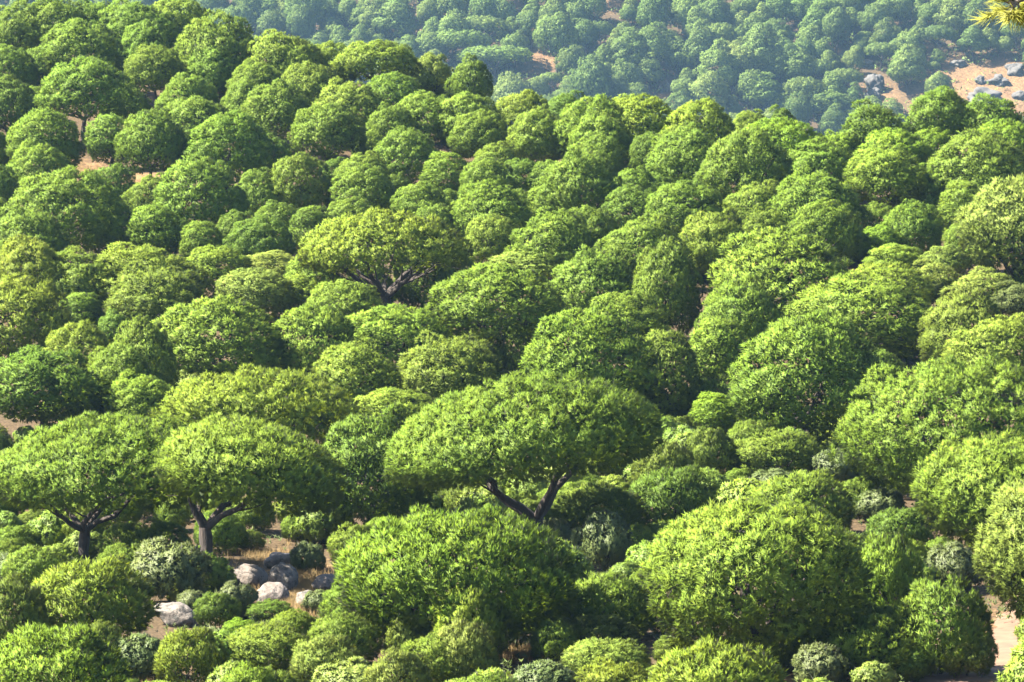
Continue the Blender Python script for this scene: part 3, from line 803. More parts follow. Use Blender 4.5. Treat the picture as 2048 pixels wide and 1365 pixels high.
# ---------------------------------------------------------------- listed trees: kind, centre, top, width, foot, tint, label, landmark
LIST = [
 # the edge of the clearing and the near scrub
 ('young', 180, 1122, 235, 1305, 'yellow', 'broad yellow-green young pine below the bare forked trunk of the umbrella pine', 'broad young pine below the forked trunk'),
 ('young', 112, 1250, 275, 1450, 'vivid', 'vivid bushy pine with upright finger shoots at the lower picture corner', 'vivid finger-shoot pine in the corner'),
 ('young', 380, 1257, 145, 1385, 'yellow', 'compact round young pine just below the white lichened boulder', 'compact young pine below the white boulder'),
 ('young', 505, 1327, 140, 1445, 'vivid', 'tuft of a bright green young pine cut by the lower picture edge', None),
 ('young', 485, 1237, 85, 1292, 'vivid', 'small bright young pine between the white boulder and the lying grey boulders', None),
 ('young', 590, 1220, 105, 1300, 'light', 'light green bush standing right below the straw-coloured clearing', None),
 ('young', 540, 1247, 175, 1350, 'light', 'wide light bush above the bright tuft at the lower picture edge', None),
 ('young', 785, 1130, 155, 1295, 'olive', 'olive young pine overlapping the lower side of the vivid domed pine', None),
 ('young', 940, 1165, 160, 1335, 'yellow', 'yellow-green round young pine in front of the middle of the vivid domed pine', 'yellow-green young pine before the domed pine'),
 ('young', 820, 1225, 105, 1330, 'pale', 'pale bush wedged below the olive young pine', None),
 ('young', 930, 1240, 140, 1385, 'pale', 'pale yellowish bush below the yellow-green round young pine', None),
 ('young', 880, 1265, 155, 1385, 'light', 'light bush at the bottom between two pale bushes', None),
 ('young', 800, 1300, 130, 1425, 'pale', 'pale low bush at the very bottom below the olive young pine', None),
 ('shrub', 700, 1318, 150, 1420, 'pale', 'straw-pale scrub bush at the lower picture edge', None),
 ('young', 690, 1225, 145, 1340, 'light', 'loose light green bush beside the dry clearing and the domed pine', None),
 ('young', 650, 1272, 150, 1385, 'pale', 'pale spreading bush below the dry clearing', None),
 ('shrub', 280, 1268, 120, 1365, 'grey', 'grey-green shrub beside the vivid finger-shoot pine', None),
 ('young', 20, 1155, 160, 1335, 'olive', 'olive-yellow bush at the picture edge above the vivid corner pine', None),
 ('shrub', 15, 1105, 100, 1185, 'grey', 'grey shrub at the picture edge under the broad umbrella crown', None),
 ('young', 75, 1092, 135, 1195, 'light', 'light green bush under the broad umbrella crown', None),
 ('shrub', 335, 1078, 150, 1205, 'deep', 'dark grey-leaved oak bush between the two umbrella pine trunks', 'dark oak bush between the trunks'),
 ('shrub', 470, 1163, 72, 1240, 'grey', 'grey round shrub at the foot of the thick dark trunk', None),
 ('young', 435, 1187, 95, 1262, 'dark', 'dark low young pine beside the white lichened boulder', None),
 ('young', 540, 1203, 98, 1250, 'dark', 'low dark bush in front of the lying grey boulder', None),
 ('shrub', 614, 1083, 66, 1148, 'grey', 'round grey shrub in shade behind the pale boulder', None),
 ('shrub', 638, 1180, 62, 1226, 'grey', 'small grey shrub among the straw grass', None),
 ('shrub', 385, 1180, 60, 1232, 'grey', 'small grey shrub right above the white lichened boulder', None),
 ('young', 250, 1090, 120, 1190, 'mid', 'green bush behind the forked trunk of the broad umbrella pine', None),
 ('young', 1215, 1143, 165, 1285, 'light', 'light young pine between the domed pine and the great ball-shaped pine', 'light young pine beside the great ball'),
 ('young', 1200, 1230, 155, 1305, 'pale', 'pale yellow bush below the light young pine', None),
 ('young', 1110, 1240, 95, 1335, 'light', 'small light bush below the shaded foot of the domed pine', None),
 ('young', 1215, 1277, 185, 1375, 'pale', 'wide pale bush above the tuft at the lower edge', None),
 ('young', 1235, 1318, 150, 1440, 'yellow', 'yellow-green tuft cut by the lower edge beside the bright young pine', None),
 ('shrub', 1090, 1322, 125, 1405, 'grey', 'grey shrub at the lower edge below the domed pine', None),
 ('young', 1442, 1281, 268, 1500, 'yellow', 'bright yellow-green young pine with finger shoots before the great ball-shaped pine', 'bright finger-shoot pine before the great ball'),
 ('young', 1888, 1160, 175, 1350, 'mid', 'round green young pine beside the dirt path', 'round young pine beside the path'),
 ('young', 1933, 1254, 122, 1358, 'pale', 'small pale round tree in front of the round green young pine', None),
 ('young', 1775, 1076, 140, 1255, 'vivid', 'vivid green pine half hidden behind the great ball-shaped pine', 'vivid half-hidden pine'),
 ('young', 1735, 1228, 185, 1355, 'yellow', 'yellowish bush with reddish tips below the vivid half-hidden pine', None),
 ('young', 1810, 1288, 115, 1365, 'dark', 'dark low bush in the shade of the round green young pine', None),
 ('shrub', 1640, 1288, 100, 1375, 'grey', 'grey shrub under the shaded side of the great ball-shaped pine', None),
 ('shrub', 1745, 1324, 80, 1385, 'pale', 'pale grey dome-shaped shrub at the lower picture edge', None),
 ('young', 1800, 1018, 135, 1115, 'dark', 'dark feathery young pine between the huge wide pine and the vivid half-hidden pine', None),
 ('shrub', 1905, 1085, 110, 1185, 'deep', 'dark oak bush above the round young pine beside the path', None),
 ('young', 1600, 948, 215, 1095, 'light', 'light rounded pine directly behind the great ball-shaped pine', 'light pine behind the great ball'),
 ('shrub', 1670, 897, 80, 985, 'grey', 'grey oak shrub beside the huge smooth wide pine', None),
 ('young', 1420, 858, 100, 965, 'olive', 'upright olive young pine below the narrow vivid pine', None),
 ('young', 1555, 865, 180, 965, 'olive', 'olive bush thicket below the big domed forest pine', None),
 ('shrub', 1550, 938, 95, 995, 'grey', 'grey shrub in front of the olive bush thicket', None),
 ('young', 1330, 878, 120, 1005, 'olive', 'olive young pine on the shaded side of the largest umbrella pine', None),
 ('young', 1345, 938, 200, 1075, 'dark', 'wide dark bush in shade between the largest umbrella and great ball pines', None),
 ('young', 1195, 962, 175, 1085, 'olive', 'olive bush beside the fork of the largest umbrella pine', None),
 ('shrub', 1205, 1020, 115, 1145, 'deep', 'dark oak bush behind the light young pine', None),
 ('shrub', 1112, 1035, 85, 1125, 'deep', 'dark shrub right beside the trunk of the largest umbrella pine', None),
 ('narrow', 1430, 788, 85, 885, 'vivid', 'narrow vivid little pine beside the big domed forest pine', None),
 # middle slope
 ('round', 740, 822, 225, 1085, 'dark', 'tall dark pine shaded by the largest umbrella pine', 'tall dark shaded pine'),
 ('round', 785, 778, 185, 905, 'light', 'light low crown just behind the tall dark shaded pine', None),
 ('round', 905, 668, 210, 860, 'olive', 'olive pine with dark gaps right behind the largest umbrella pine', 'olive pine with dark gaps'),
 ('round', 1172, 628, 248, 865, 'mid', 'big round pine right above the dome of the largest umbrella pine', 'big round pine above the largest umbrella'),
 ('stem', 1000, 530, 230, 755, 'mid', 'round pine with its dark forked limbs bared on one side', 'pine with bared dark limbs'),
 ('round', 1190, 497, 172, 685, 'mid', 'tall rounded pine next to the pine with bared limbs', None),
 ('round', 1330, 490, 140, 695, 'olive', 'tall olive pine between the round and the billowing pines', None),
 ('round', 1240, 590, 155, 715, 'light', 'light crown peeping above the big round pine', None),
 ('narrow', 1332, 665, 118, 860, 'olive', 'slender shaded olive pine beside the big round pine', None),
 ('round', 1612, 638, 275, 915, 'mid', 'big domed forest pine with tufted boughs above the olive thicket', 'big domed forest pine'),
 ('narrow', 1435, 640, 110, 805, 'light', 'narrow light pine beside the big domed forest pine', None),
 ('round', 1478, 560, 172, 760, 'mid', 'light sloping crown behind the narrow light pine', None),
 ('round', 1720, 547, 285, 750, 'mid', 'wide dark-bellied pine behind the big domed forest pine', 'wide dark-bellied pine'),
 ('round', 1560, 467, 262, 695, 'light', 'wide billowing pale-topped pine above the sloping crowns', 'wide billowing pine'),
 ('flat', 1765, 528, 165, 660, 'yellow', 'bright yellow crown top showing behind the wide dark-bellied pine', None),
 ('round', 1925, 583, 175, 775, 'olive', 'olive pointed-shouldered pine beside the wide dark-bellied pine', None),
 ('round', 2000, 632, 210, 805, 'light', 'light crown at the edge above the huge smooth wide pine', None),
 ('open', 1065, 495, 155, 575, 'pale', 'pale silvery crown behind the pine with bared limbs', None),
 ('open', 1405, 488, 90, 565, 'pale', 'small pale silvery crown beside the wide billowing pine', None),
 ('round', 1790, 488, 115, 570, 'light', 'small light dome among the silvery pines', None),
 ('open', 1890, 488, 75, 570, 'pale', 'small silvery pine above the other silvery pines', None),
 ('open', 1870, 522, 120, 625, 'pale', 'silvery pale pine behind the bright yellow crown', 'silvery pale pine'),
 ('open', 1970, 535, 140, 645, 'pale', 'silvery pine below the pale shaggy edge pine', None),
 ('open', 1840, 548, 105, 628, 'grey', 'greyish loose pine hard behind the olive pointed-shouldered pine', None),
 ('open', 2040, 565, 120, 660, 'grey', 'grey bushy pine at the edge below the pale shaggy pine', None),
 ('round', 60, 480, 150, 650, 'yellow', None, None),
 ('round', 155, 500, 145, 650, 'mid', None, None),
 ('round', 290, 490, 205, 645, 'light', 'wide light two-humped crown behind the bushy dark-sided pine', 'two-humped light crown'),
 ('round', 430, 492, 135, 605, 'light', None, None),
 ('round', 320, 530, 200, 700, 'olive', 'bushy olive pine with dark hollows below the two-humped light crown', 'bushy olive pine with dark hollows'),
 ('open', 540, 500, 140, 580, 'pale', 'silvery crown directly beside the lone umbrella pine', None),
 ('round', 510, 538, 150, 650, 'pale', 'pale glossy crown in front of the silvery crown', 'pale glossy crown'),
 ('round', 600, 545, 125, 640, 'light', None, None),
 ('round', 690, 565, 150, 690, 'light', 'light crown covering the foot of the lone umbrella pine', None),
 ('round', 35, 560, 195, 750, 'yellow', 'yellow-green spreading crown at the picture edge above the dark edge pine', None),
 ('narrow', 160, 588, 85, 690, 'mid', None, None),
 ('round', 430, 602, 235, 805, 'light', 'wide pale-flanked pine below the bushy olive pine', 'wide pale-flanked pine'),
 ('round', 625, 612, 160, 795, 'light', None, None),
 ('round', 790, 612, 225, 775, 'light', 'broad light crown below the lone umbrella pine', 'broad light crown below the lone umbrella'),
 ('round', 285, 643, 120, 830, 'mid', None, None),
 ('round', 155, 650, 155, 805, 'yellow', None, None),
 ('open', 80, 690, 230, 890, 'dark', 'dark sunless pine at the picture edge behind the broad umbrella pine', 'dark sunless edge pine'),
 ('round', 285, 748, 155, 880, 'light', None, None),
 ('flat', 140, 790, 125, 880, 'vivid', 'bright crown top peeping over the broad umbrella pine', None),
 ('round', 240, 690, 140, 855, 'mid', None, None),
 ('round', 710, 690, 205, 860, 'light', 'light shaggy crown between the long low pine and the olive pine', 'light shaggy crown'),
 # upper slope, one side
 ('stem', 165, 41, 152, 185, 'mid', None, None), ('stem', 168, 118, 168, 258, 'mid', 'dark-bellied round pine with sagging lower boughs on the upper slope', 'dark-bellied pine with sagging boughs'),
 ('stem', 308, 92, 112, 225, 'mid', 'ragged pine with a detached lower bough near the ridge', 'ragged pine with detached bough'),
 ('round', 290, 46, 95, 165, 'mid', None, None), ('round', 420, 98, 112, 215, 'mid', None, None),
 ('round', 382, 150, 125, 255, 'mid', None, None), ('round', 435, 33, 172, 155, 'mid', 'wide crown on the ridge where the skyline starts to fall', 'wide crown where the skyline falls'),
 ('round', 565, 65, 150, 185, 'light', None, None), ('flat', 752, 82, 155, 195, 'light', 'flat-topped pine standing out on the ridge before the hazy hillside', 'flat-topped ridge pine'),
 ('open', 862, 103, 78, 205, 'pale', 'small loose yellowish pine on the ridge beside the flat-topped one', None),
 ('open', 943, 109, 88, 215, 'dark', 'small dark pointed pine on the ridge skyline', 'dark pointed ridge pine'),
 ('round', 515, 122, 112, 235, 'mid', None, None), ('round', 495, 155, 105, 290, 'mid', None, None),
 ('stem', 553, 172, 145, 318, 'mid', 'round pine showing dark stems below its crown on the upper slope', 'round pine showing dark stems'),
 ('round', 390, 195, 125, 310, 'mid', None, None), ('stem', 305, 222, 130, 398, 'mid', 'pine on a stout dark stem over the bare orange ground', 'pine on the bare orange ground'),
 ('narrow', 222, 225, 90, 330, 'mid', None, None), ('stem', 90, 220, 155, 342, 'mid', 'flat wide crown above the stems on bare ground', None),
 ('round', 455, 230, 155, 352, 'mid', None, None), ('stem', 655, 210, 145, 355, 'mid', 'pine with pale sunlit stems under its crown', 'pine with pale sunlit stems'),
 ('round', 700, 160, 135, 275, 'light', None, None), ('round', 785, 208, 100, 315, 'mid', None, None),
 ('round', 850, 188, 115, 300, 'mid', None, None), ('round', 815, 260, 125, 388, 'mid', None, None),
 ('round', 935, 185, 125, 300, 'light', None, None), ('round', 960, 225, 100, 330, 'mid', None, None),
 ('round', 80, 285, 130, 380, 'mid', 'low round crown beside the dark stems on bare ground', None), ('round', 400, 320, 175, 495, 'mid', 'large two-tiered crown below the bare orange ground', 'large two-tiered crown'),
 ('round', 600, 307, 128, 455, 'mid', None, None), ('round', 515, 343, 90, 455, 'mid', None, None),
 ('round', 722, 335, 120, 438, 'mid', None, None), ('round', 130, 345, 185, 495, 'mid', 'broad shady crown below the low round crown', 'broad shady crown'),
 ('round', 60, 415, 155, 520, 'mid', None, None), ('round', 840, 365, 100, 460, 'mid', None, None),
 ('narrow', 895, 307, 85, 410, 'mid', None, None), ('round', 990, 287, 90, 390, 'mid', None, None),
 ('round', 975, 317, 105, 430, 'mid', None, None), ('round', 980, 368, 135, 510, 'mid', 'dense round pine behind the lone umbrella pine', None),
 ('round', 520, 438, 110, 540, 'dark', None, None), ('narrow', 405, 445, 80, 520, 'mid', None, None),
 ('narrow', 307, 405, 100, 500, 'mid', None, None), ('narrow', 625, 415, 90, 510, 'dark', None, None),
 ('round', 985, 430, 115, 540, 'light', None, None), ('round', 870, 405, 100, 500, 'mid', None, None),
 ('round', 700, 400, 100, 490, 'mid', None, None),
 ('round', 40, 8, 125, 140, 'mid', None, None), ('stem', 110, -2, 130, 135, 'mid', None, None), ('round', 195, 0, 125, 120, 'mid', None, None),
 ('round', 275, 4, 135, 125, 'mid', None, None), ('round', 355, -4, 125, 110, 'light', None, None), ('round', 15, 95, 110, 205, 'mid', None, None),
 ('round', 15, 155, 115, 290, 'dark', None, None), ('round', 600, 85, 110, 190, 'light', None, None), ('round', 655, 88, 100, 190, 'light', None, None),
 ('round', 620, 130, 130, 240, 'light', None, None),  ('round', 250, 40, 90, 130, 'mid', None, None),
 # upper slope, other side
 ('round', 1045, 183, 115, 290, 'light', None, None), ('open', 1130, 183, 85, 265, 'dark', 'dark tuft of a pine just breaking the skyline', None),
 ('round', 1185, 198, 145, 305, 'light', None, None), ('round', 1275, 190, 150, 302, 'yellow', 'bright yellow-green crown on the low skyline', 'bright crown on the low skyline'),
 ('round', 1395, 205, 145, 302, 'yellow', None, None), ('round', 1500, 225, 90, 310, 'light', None, None),
 ('round', 1560, 238, 165, 325, 'vivid', 'vivid wide crown sloping down at the dip of the skyline', 'vivid crown at the skyline dip'), ('open', 1565, 212, 55, 290, 'dark', 'thin dark pine tip behind the vivid crown', None),
 ('open', 1745, 203, 135, 300, 'dark', 'dark jagged pine rising beside the dip of the skyline', 'dark jagged pine at the dip'), ('open', 1880, 170, 150, 305, 'dark', 'tallest dark pine breaking the skyline below the bare rocks', 'tallest dark skyline pine'),
 ('open', 1985, 190, 135, 300, 'dark', None, None),
 ('round', 1680, 263, 90, 335, 'vivid', None, None), ('round', 1785, 258, 145, 345, 'vivid', None, None), ('round', 1865, 258, 95, 335, 'vivid', None, None),
 ('round', 2010, 240, 145, 335, 'vivid', None, None), ('round', 1960, 270, 180, 405, 'mid', 'broad crown under the dark skyline pines', 'broad crown under the skyline pines'),
 ('round', 1075, 215, 120, 345, 'light', None, None), ('round', 1200, 230, 125, 340, 'light', None, None),
 ('round', 1370, 258, 155, 392, 'mid', None, None), ('round', 1490, 265, 180, 388, 'mid', 'wide mottled crown below the skyline dip', 'wide mottled crown'),
 ('round', 1630, 280, 135, 385, 'mid', None, None), ('stem', 1770, 293, 150, 420, 'light', 'round pine on thin dark stems beside a deep shadow gap', 'round pine beside the shadow gap'),
 ('round', 1195, 273, 100, 390, 'mid', None, None), ('round', 1165, 298, 175, 465, 'mid', 'massive crown stepping down in three tiers', 'massive three-tiered crown'),
 ('round', 1300, 265, 90, 370, 'dark', None, None), ('round', 1630, 340, 165, 448, 'mid', None, None),
 ('round', 1510, 365, 135, 448, 'mid', None, None), ('round', 1370, 363, 145, 468, 'mid', None, None),
 ('round', 1110, 358, 115, 450, 'mid', None, None), ('narrow', 1930, 365, 105, 490, 'mid', None, None),
 ('round', 2005, 325, 120, 415, 'mid', None, None), ('round', 1265, 375, 115, 470, 'dark', None, None),
 ('round', 1115, 425, 145, 530, 'mid', 'dense round crown above the silvery one', 'dense round crown above the silvery one'), ('round', 1285, 435, 145, 530, 'mid', None, None),
 ('round', 1425, 420, 145, 508, 'light', None, None), ('round', 1540, 415, 98, 490, 'mid', None, None),
 ('round', 1650, 405, 135, 498, 'mid', None, None), ('round', 1745, 410, 98, 498, 'mid', None, None),
 ('round', 1825, 408, 115, 520, 'mid', None, None), ('round', 1760, 452, 90, 530, 'vivid', None, None),
 ('round', 1695, 463, 80, 530, 'light', None, None), ('round', 1035, 383, 90, 480, 'mid', None, None),
 ('shrub', 1760, 975, 95, 1045, 'grey', 'grey shrub between the huge wide pine and the dark feathery young pine', None),
 ('young', 955, 662, 120, 770, 'olive', 'low bush at the foot of the pine with bared dark limbs', None), ('young', 1052, 650, 110, 760, 'mid', 'small rounded pine hugging the trunk of the pine with bared dark limbs', None),
 ('round', 1040, 318, 95, 395, 'dark', None, None), ('round', 1105, 325, 90, 402, 'mid', None, None), ('round', 1265, 335, 105, 412, 'mid', None, None),
 ('round', 1320, 350, 90, 420, 'dark', None, None), ('round', 1862, 335, 115, 425, 'mid', None, None), ('round', 1920, 330, 90, 420, 'dark', None, None),
 ('round', 1440, 470, 120, 560, 'light', None, None), ('round', 1360, 475, 100, 560, 'mid', None, None), ('round', 790, 150, 110, 250, 'mid', None, None),
]
for rec in LIST:
    plant(*rec)
N_LISTED = len(ALL)

# ---------------------------------------------------------------- trees that fill the gaps between the listed ones
GW, GH = 256, 171                       # a coarse picture, only used to leave out trees nobody would see
own = np.full((GH, GW), 1e9)
herod = np.full((GH, GW), -1.0)        # how far the big pines stand; nothing is planted in front of those
yy, xx = np.mgrid[0:GH, 0:GW]
def ell(cx, ty, w, by):
    h = by - ty
    cyy = ty + h * 0.37
    return (((xx * 8 + 4 - cx) / (w * 0.46)) ** 2 + ((yy * 8 + 4 - cyy) / (h * 0.37)) ** 2) < 1
def mark(cx, ty, w, by, d):
    m = ell(cx, ty, w, by)
    own[m] = np.minimum(own[m], d)
for a in ALL:
    if a['kind'] == 'hero':
        mark(a['cx'], a['ty'], a['w'], a['cby'] + 25, a['y'])
        hm_ = (((xx * 8 + 4 - a['cx']) / (a['w'] * 0.52)) ** 2 + ((yy * 8 + 4 - (a['ty'] + a['cby'] + 30) / 2) / ((a['cby'] + 30 - a['ty']) * 0.55)) ** 2) < 1
        herod[hm_] = np.maximum(herod[hm_], a['y'])
for rec, a in zip(LIST, ALL[11:]):
    mark(rec[1], rec[2], rec[3], max(rec[4], rec[2] + (rec[3] if rec[2] < 450 else 0)), a['y'])

RX = [0, 380, 550, 690, 830, 950, 1050, 1250, 1460, 1640, 1720, 1880, 2048]
RY = [0, 0, 70, 92, 110, 130, 190, 200, 232, 268, 215, 180, 205]
def filler(kindf, tintf, area, n, wlo, whi, ratio, cap, keepout=(), need=0.16):
    x0, x1, y0, y1 = area
    made = 0
    for _ in range(n):
        y = prng.uniform(y0, y1)
        x = prng.uniform(x0, x1) * y
        z = float(ground(x, y))
        px, py = project(x, y, z)
        if not (-60 < px < 2110): continue
        if any(a <= px <= b and c <= py <= d for a, b, c, d in keepout): continue
        wm = prng.uniform(wlo, whi); s = FOC / y
        hm = wm * prng.uniform(*ratio)
        w = wm * s; ty = py - hm * s
        if ty < np.interp(px, RX, RY) + 12: continue
        m = ell(px, ty, w, py)
        tot = int(m.sum())
        if tot < 4: continue
        o = own[m]
        empty_ = (o > 1e8).sum(); covers = ((o > y) & (o < 1e8)).sum()
        if (herod[m] > y).sum() > 0.03 * tot: continue
        if empty_ < need * tot or covers > 0.09 * tot: continue
        own[m] = np.minimum(own[m], y)
        k = kindf(prng)
        plant_at(k, x, y, z, wm, hm, tintf(prng))
        made += 1
        if made >= cap: break
    return made

pick = lambda *o: (lambda r: r.choice(o))
KEEP = [(120, 330, 315, 402), (560, 620, 480, 505), (1330, 1400, 840, 885), (440, 700, 1120, 1295), (270, 425, 1190, 1420), (1840, 2080, 1180, 1500)]
n1 = filler(pick('round', 'round', 'round', 'stem', 'narrow', 'open'), pick('mid', 'mid', 'dark', 'light', 'mid'), (-0.135, 0.135, 222, 376), 9000, 3.4, 6.0, (0.95, 1.25), 150, KEEP, 0.42)
n1 += filler(pick('round', 'narrow', 'young', 'open'), pick('dark', 'dark', 'mid'), (-0.135, 0.135, 215, 385), 9000, 2.2, 3.8, (1.0, 1.35), 30, KEEP, 0.5)  # small fillers, mostly tinted dark to imitate the shade between crowns
n2 = filler(pick('young', 'young', 'shrub', 'shrub'), pick('light', 'olive', 'olive', 'light', 'mid', 'yellow'), (-0.135, 0.135, 128, 222), 9000, 1.3, 3.0, (0.7, 0.95), 150, KEEP)

# ---------------------------------------------------------------- the far hillside
FARLIST = [
 ('farflat', 990, 92, 150, 165, 'far', 'lowest of the stacked umbrella crowns on the hazy far hillside', 'stacked umbrella crowns across the valley'),
 ('farflat', 925, 60, 105, 140, 'far', 'middle umbrella crown of the stack on the hazy far hillside', None),
 ('farflat', 965, 32, 95, 105, 'far', 'topmost umbrella crown of the stack on the hazy far hillside', None),
 ('far', 1485, 85, 84, 175, 'farlight', 'smooth domed pine standing out in the middle of the hazy far hillside', 'smooth domed pine across the valley'),
 ('far', 1060, 20, 60, 100, 'fardark', 'dark pine standing alone in the bare earth strip of the far hillside', 'dark pine in the bare far strip'),
 ('far', 1650, 180, 95, 245, 'far', 'bushy hazy pine above the dip of the near skyline', 'bushy hazy pine above the dip'),
 ('farcone', 1815, 95, 80, 190, 'farlight', 'pale pointed pine between the grey outcrop and the bare slabs', 'pale pointed pine beside the outcrop'),
 ('farcone', 1530, 150, 75, 235, 'far', 'pointed hazy pine below the smooth domed pine', None),
 ('far', 1600, 100, 70, 185, 'far', None, None), ('far', 1555, 100, 62, 180, 'far', None, None),
]
for rec in FARLIST:
    plant(*rec)
i0 = len(ALL)
own[:] = 1e9
for rec, a in zip(FARLIST, ALL[-len(FARLIST):]):
    mark(rec[1], rec[2], rec[3], rec[4], a['y'])
BARE = [(1000, 1040, 0, 70, .9), (1070, 1100, 30, 150, .9), (1040, 1095, 90, 130, .8), (820, 860, 40, 120, .8), (1715, 1795, 150, 262, 0.97), (1835, 1870, 150, 250, .95), (1880, 2070, 125, 290, .93),
        (1312, 1352, 165, 245, 1.0), (1690, 1720, 160, 190, .8), (1480, 1530, 10, 30, .5), (1180, 1300, 0, 25, .4)]
def far_trees():
    pts = []
    n = 0
    for _ in range(20000):
        y = prng.uniform(1405, 1548)
        x = prng.uniform(-0.135, 0.14) * y
        if y < 1430 and prng.random() < 0.3: continue
        z = float(ground(x, y))
        px, py = project(x, y, z)
        if py < 14 or py > 300 or not (-25 < px < 2075): continue
        # behind the near ridge: nothing to see
        ridge = np.interp(px, [0, 380, 550, 690, 830, 950, 1050, 1250, 1460, 1640, 1720, 1880, 2048], [-30, -5, 75, 100, 130, 150, 195, 205, 240, 275, 220, 180, 205])
        if py - 85 > ridge: continue
        if any(a <= px <= b and c <= py <= d and prng.random() < q for a, b, c, d, q in BARE): continue
        wm = prng.choice([prng.uniform(6.5, 10.0), prng.uniform(9.0, 15.0)])
        if wav(x, y, 0.05, 6) > 0.35 and prng.random() < 0.5: continue
        if px > 1700 and py > 90: wm *= 0.75
        if any((x - a) ** 2 + ((y - b) * 0.9) ** 2 < (0.30 * (wm + c)) ** 2 for a, b, c in pts): continue
        if any(abs(px - r[1]) < r[3] * 0.5 and y < a['y'] and a['y'] - y < 12 for r, a in zip(FARLIST, ALL[i0 - len(FARLIST):i0])): continue
        pts.append((x, y, wm))
        k = prng.choice(['far', 'far', 'far', 'far', 'farcone', 'farcone', 'farcone', 'farflat'])
        plant_at(k, x, y, z, wm, wm * prng.uniform(1.15, 1.65) * (0.75 if k == 'farflat' else 1), prng.choice(['far', 'far', 'fardark', 'farlight']))
        n += 1
        if n >= 290: break
    return n
n3 = far_trees()
print('fillers', n1, n2, n3, 'listed', N_LISTED, 'mesh tris', TRIS[0])

# ---------------------------------------------------------------- rocks
from mathutils import noise as mnoise
import bmesh
def rock_mesh(name, seed, sx, sy, sz, material, cuts=5, rough=0.20, sub=4, head=None):
    r = random.Random(seed)
    bm = bmesh.new()
    bmesh.ops.create_icosphere(bm, subdivisions=sub, radius=1.0)
    planes = []
    for _ in range(cuts):
        n = Vector((r.gauss(0, 1), r.gauss(0, 1), r.gauss(0.2, 0.8))).normalized()
        planes.append((n, r.uniform(0.72, 0.92)))
    o = Vector((seed * 3.1, seed * 1.7, 0))
    for v in bm.verts:
        p = v.co.copy()
        for n, d in planes:
            k = p.dot(n)
            if k > d: p -= n * (k - d) * 0.85
        q = 1 + rough * mnoise.noise(p * 1.3 + o) + rough * 0.45 * mnoise.noise(p * 3.5 + o) + rough * 0.16 * mnoise.noise(p * 9 + o)
        p *= q
        if head:
            t = min(1, max(0, (-p.x - 0.15) / 0.7)); t = t * t * (3 - 2 * t)
            p.z = p.z * (1 - 0.45 * t) + 0.52 * t
            p.x -= 0.15 * t
        v.co = Vector((p.x * sx, p.y * sy, p.z * sz))
    me = bpy.data.meshes.new(name)
    bm.to_mesh(me); bm.free()
    me.polygons.foreach_set('use_smooth', [True] * len(me.polygons))
    me.materials.append(material)
    TRIS[0] += len(me.polygons)
    return me

def rock(px, ty, w, by, seed, label, material, name='boulder', cat='boulder', sink=0.25, rz=0.0, depth=0.85, **kw):
    x, y, z = hit(px, by)
    s = FOC / y
    wm = w / s; hm = (by - ty) / s
    me = rock_mesh(name, seed, wm / 2, wm / 2 * depth, hm * (1 + sink) / 2, material, **kw)
    o = link(bpy.data.objects.new(name, me))
    o.location = (x, y + wm * 0.2, z + hm * (1 - sink) / 2)
    o.rotation_euler = (0, 0, rz)
    tag(o, label, cat)
    return o
rock(497, 1130, 72, 1178, 1, 'grey boulder in dappled shade, nearest to the thick dark pine trunk', M_ROCK, cuts=4)
rock(567, 1132, 62, 1192, 2, 'upright pale boulder in the middle of the heap', M_ROCK_PALE, cuts=5, rough=0.18)
rock(546, 1167, 70, 1212, 3, 'low rounded grey boulder in front of the upright pale one', M_ROCK, cuts=3)
rock(655, 1150, 62, 1190, 4, 'flat reddish boulder half hidden by the vivid domed pine', M_ROCK, cuts=6)
rock(612, 1185, 46, 1220, 5, 'small dark lichened stone lying in the straw grass', M_ROCK_PALE, cuts=5)
rock(560, 1108, 66, 1140, 6, 'shaded flat boulder at the back of the heap', M_ROCK, cuts=5)
rock(352, 1211, 88, 1258, 7, 'white lichen-spotted boulder shaped like a resting sheep beside the dark young pine', M_ROCK_PALE, cuts=5, rough=0.18, head=True)
rock(1350, 850, 60, 868, 8, 'flat reddish rock in a gap beside the narrow vivid little pine', M_ROCK, cuts=4)
rock(1722, 1000, 34, 1016, 9, 'pale flat stone under the huge smooth wide pine', M_ROCK_PALE, cuts=4)
rock(1288, 1090, 26, 1118, 12, 'small stone at the shaded edge of the great ball-shaped pine', M_ROCK, cuts=4)
# outcrops across the valley
rock(1752, 147, 40, 186, 20, 'grey rounded outcrop on the hazy far hillside beside the pale pointed pine', M_ROCK_FAR, 'outcrop', 'rock outcrop', cuts=14, rough=0.55, sink=0.3, sub=4)
rock(1745, 178, 34, 200, 21, 'lower block leaning under the grey rounded outcrop', M_ROCK_FAR, 'outcrop', 'rock outcrop', cuts=14, rough=0.55, sink=0.3, sub=4)
rock(1335, 158, 16, 184, 22, 'taller of two white standing rocks among the far pines', M_ROCK_PALE, 'standing_rock', 'rock', cuts=5)
rock(1322, 172, 10, 185, 23, 'shorter of two white standing rocks among the far pines', M_ROCK_PALE, 'standing_rock', 'rock', cuts=5)
rock(1970, 178, 72, 206, 24, 'broad grey slab sloping across the bare far hillside', M_ROCK_FAR, 'outcrop', 'rock outcrop', cuts=14, rough=0.55, sink=0.3, sub=4, depth=1.4)
rock(1918, 119, 30, 134, 25, 'pale triangular rock at the top of the bare far patch', M_ROCK_FAR, 'outcrop', 'rock outcrop', cuts=14, rough=0.55, sink=0.3, sub=4)
rock(1735, 120, 26, 134, 26, 'small pinkish rock above the grey rounded outcrop', M_ROCK_PALE, 'outcrop', 'rock outcrop', cuts=5)
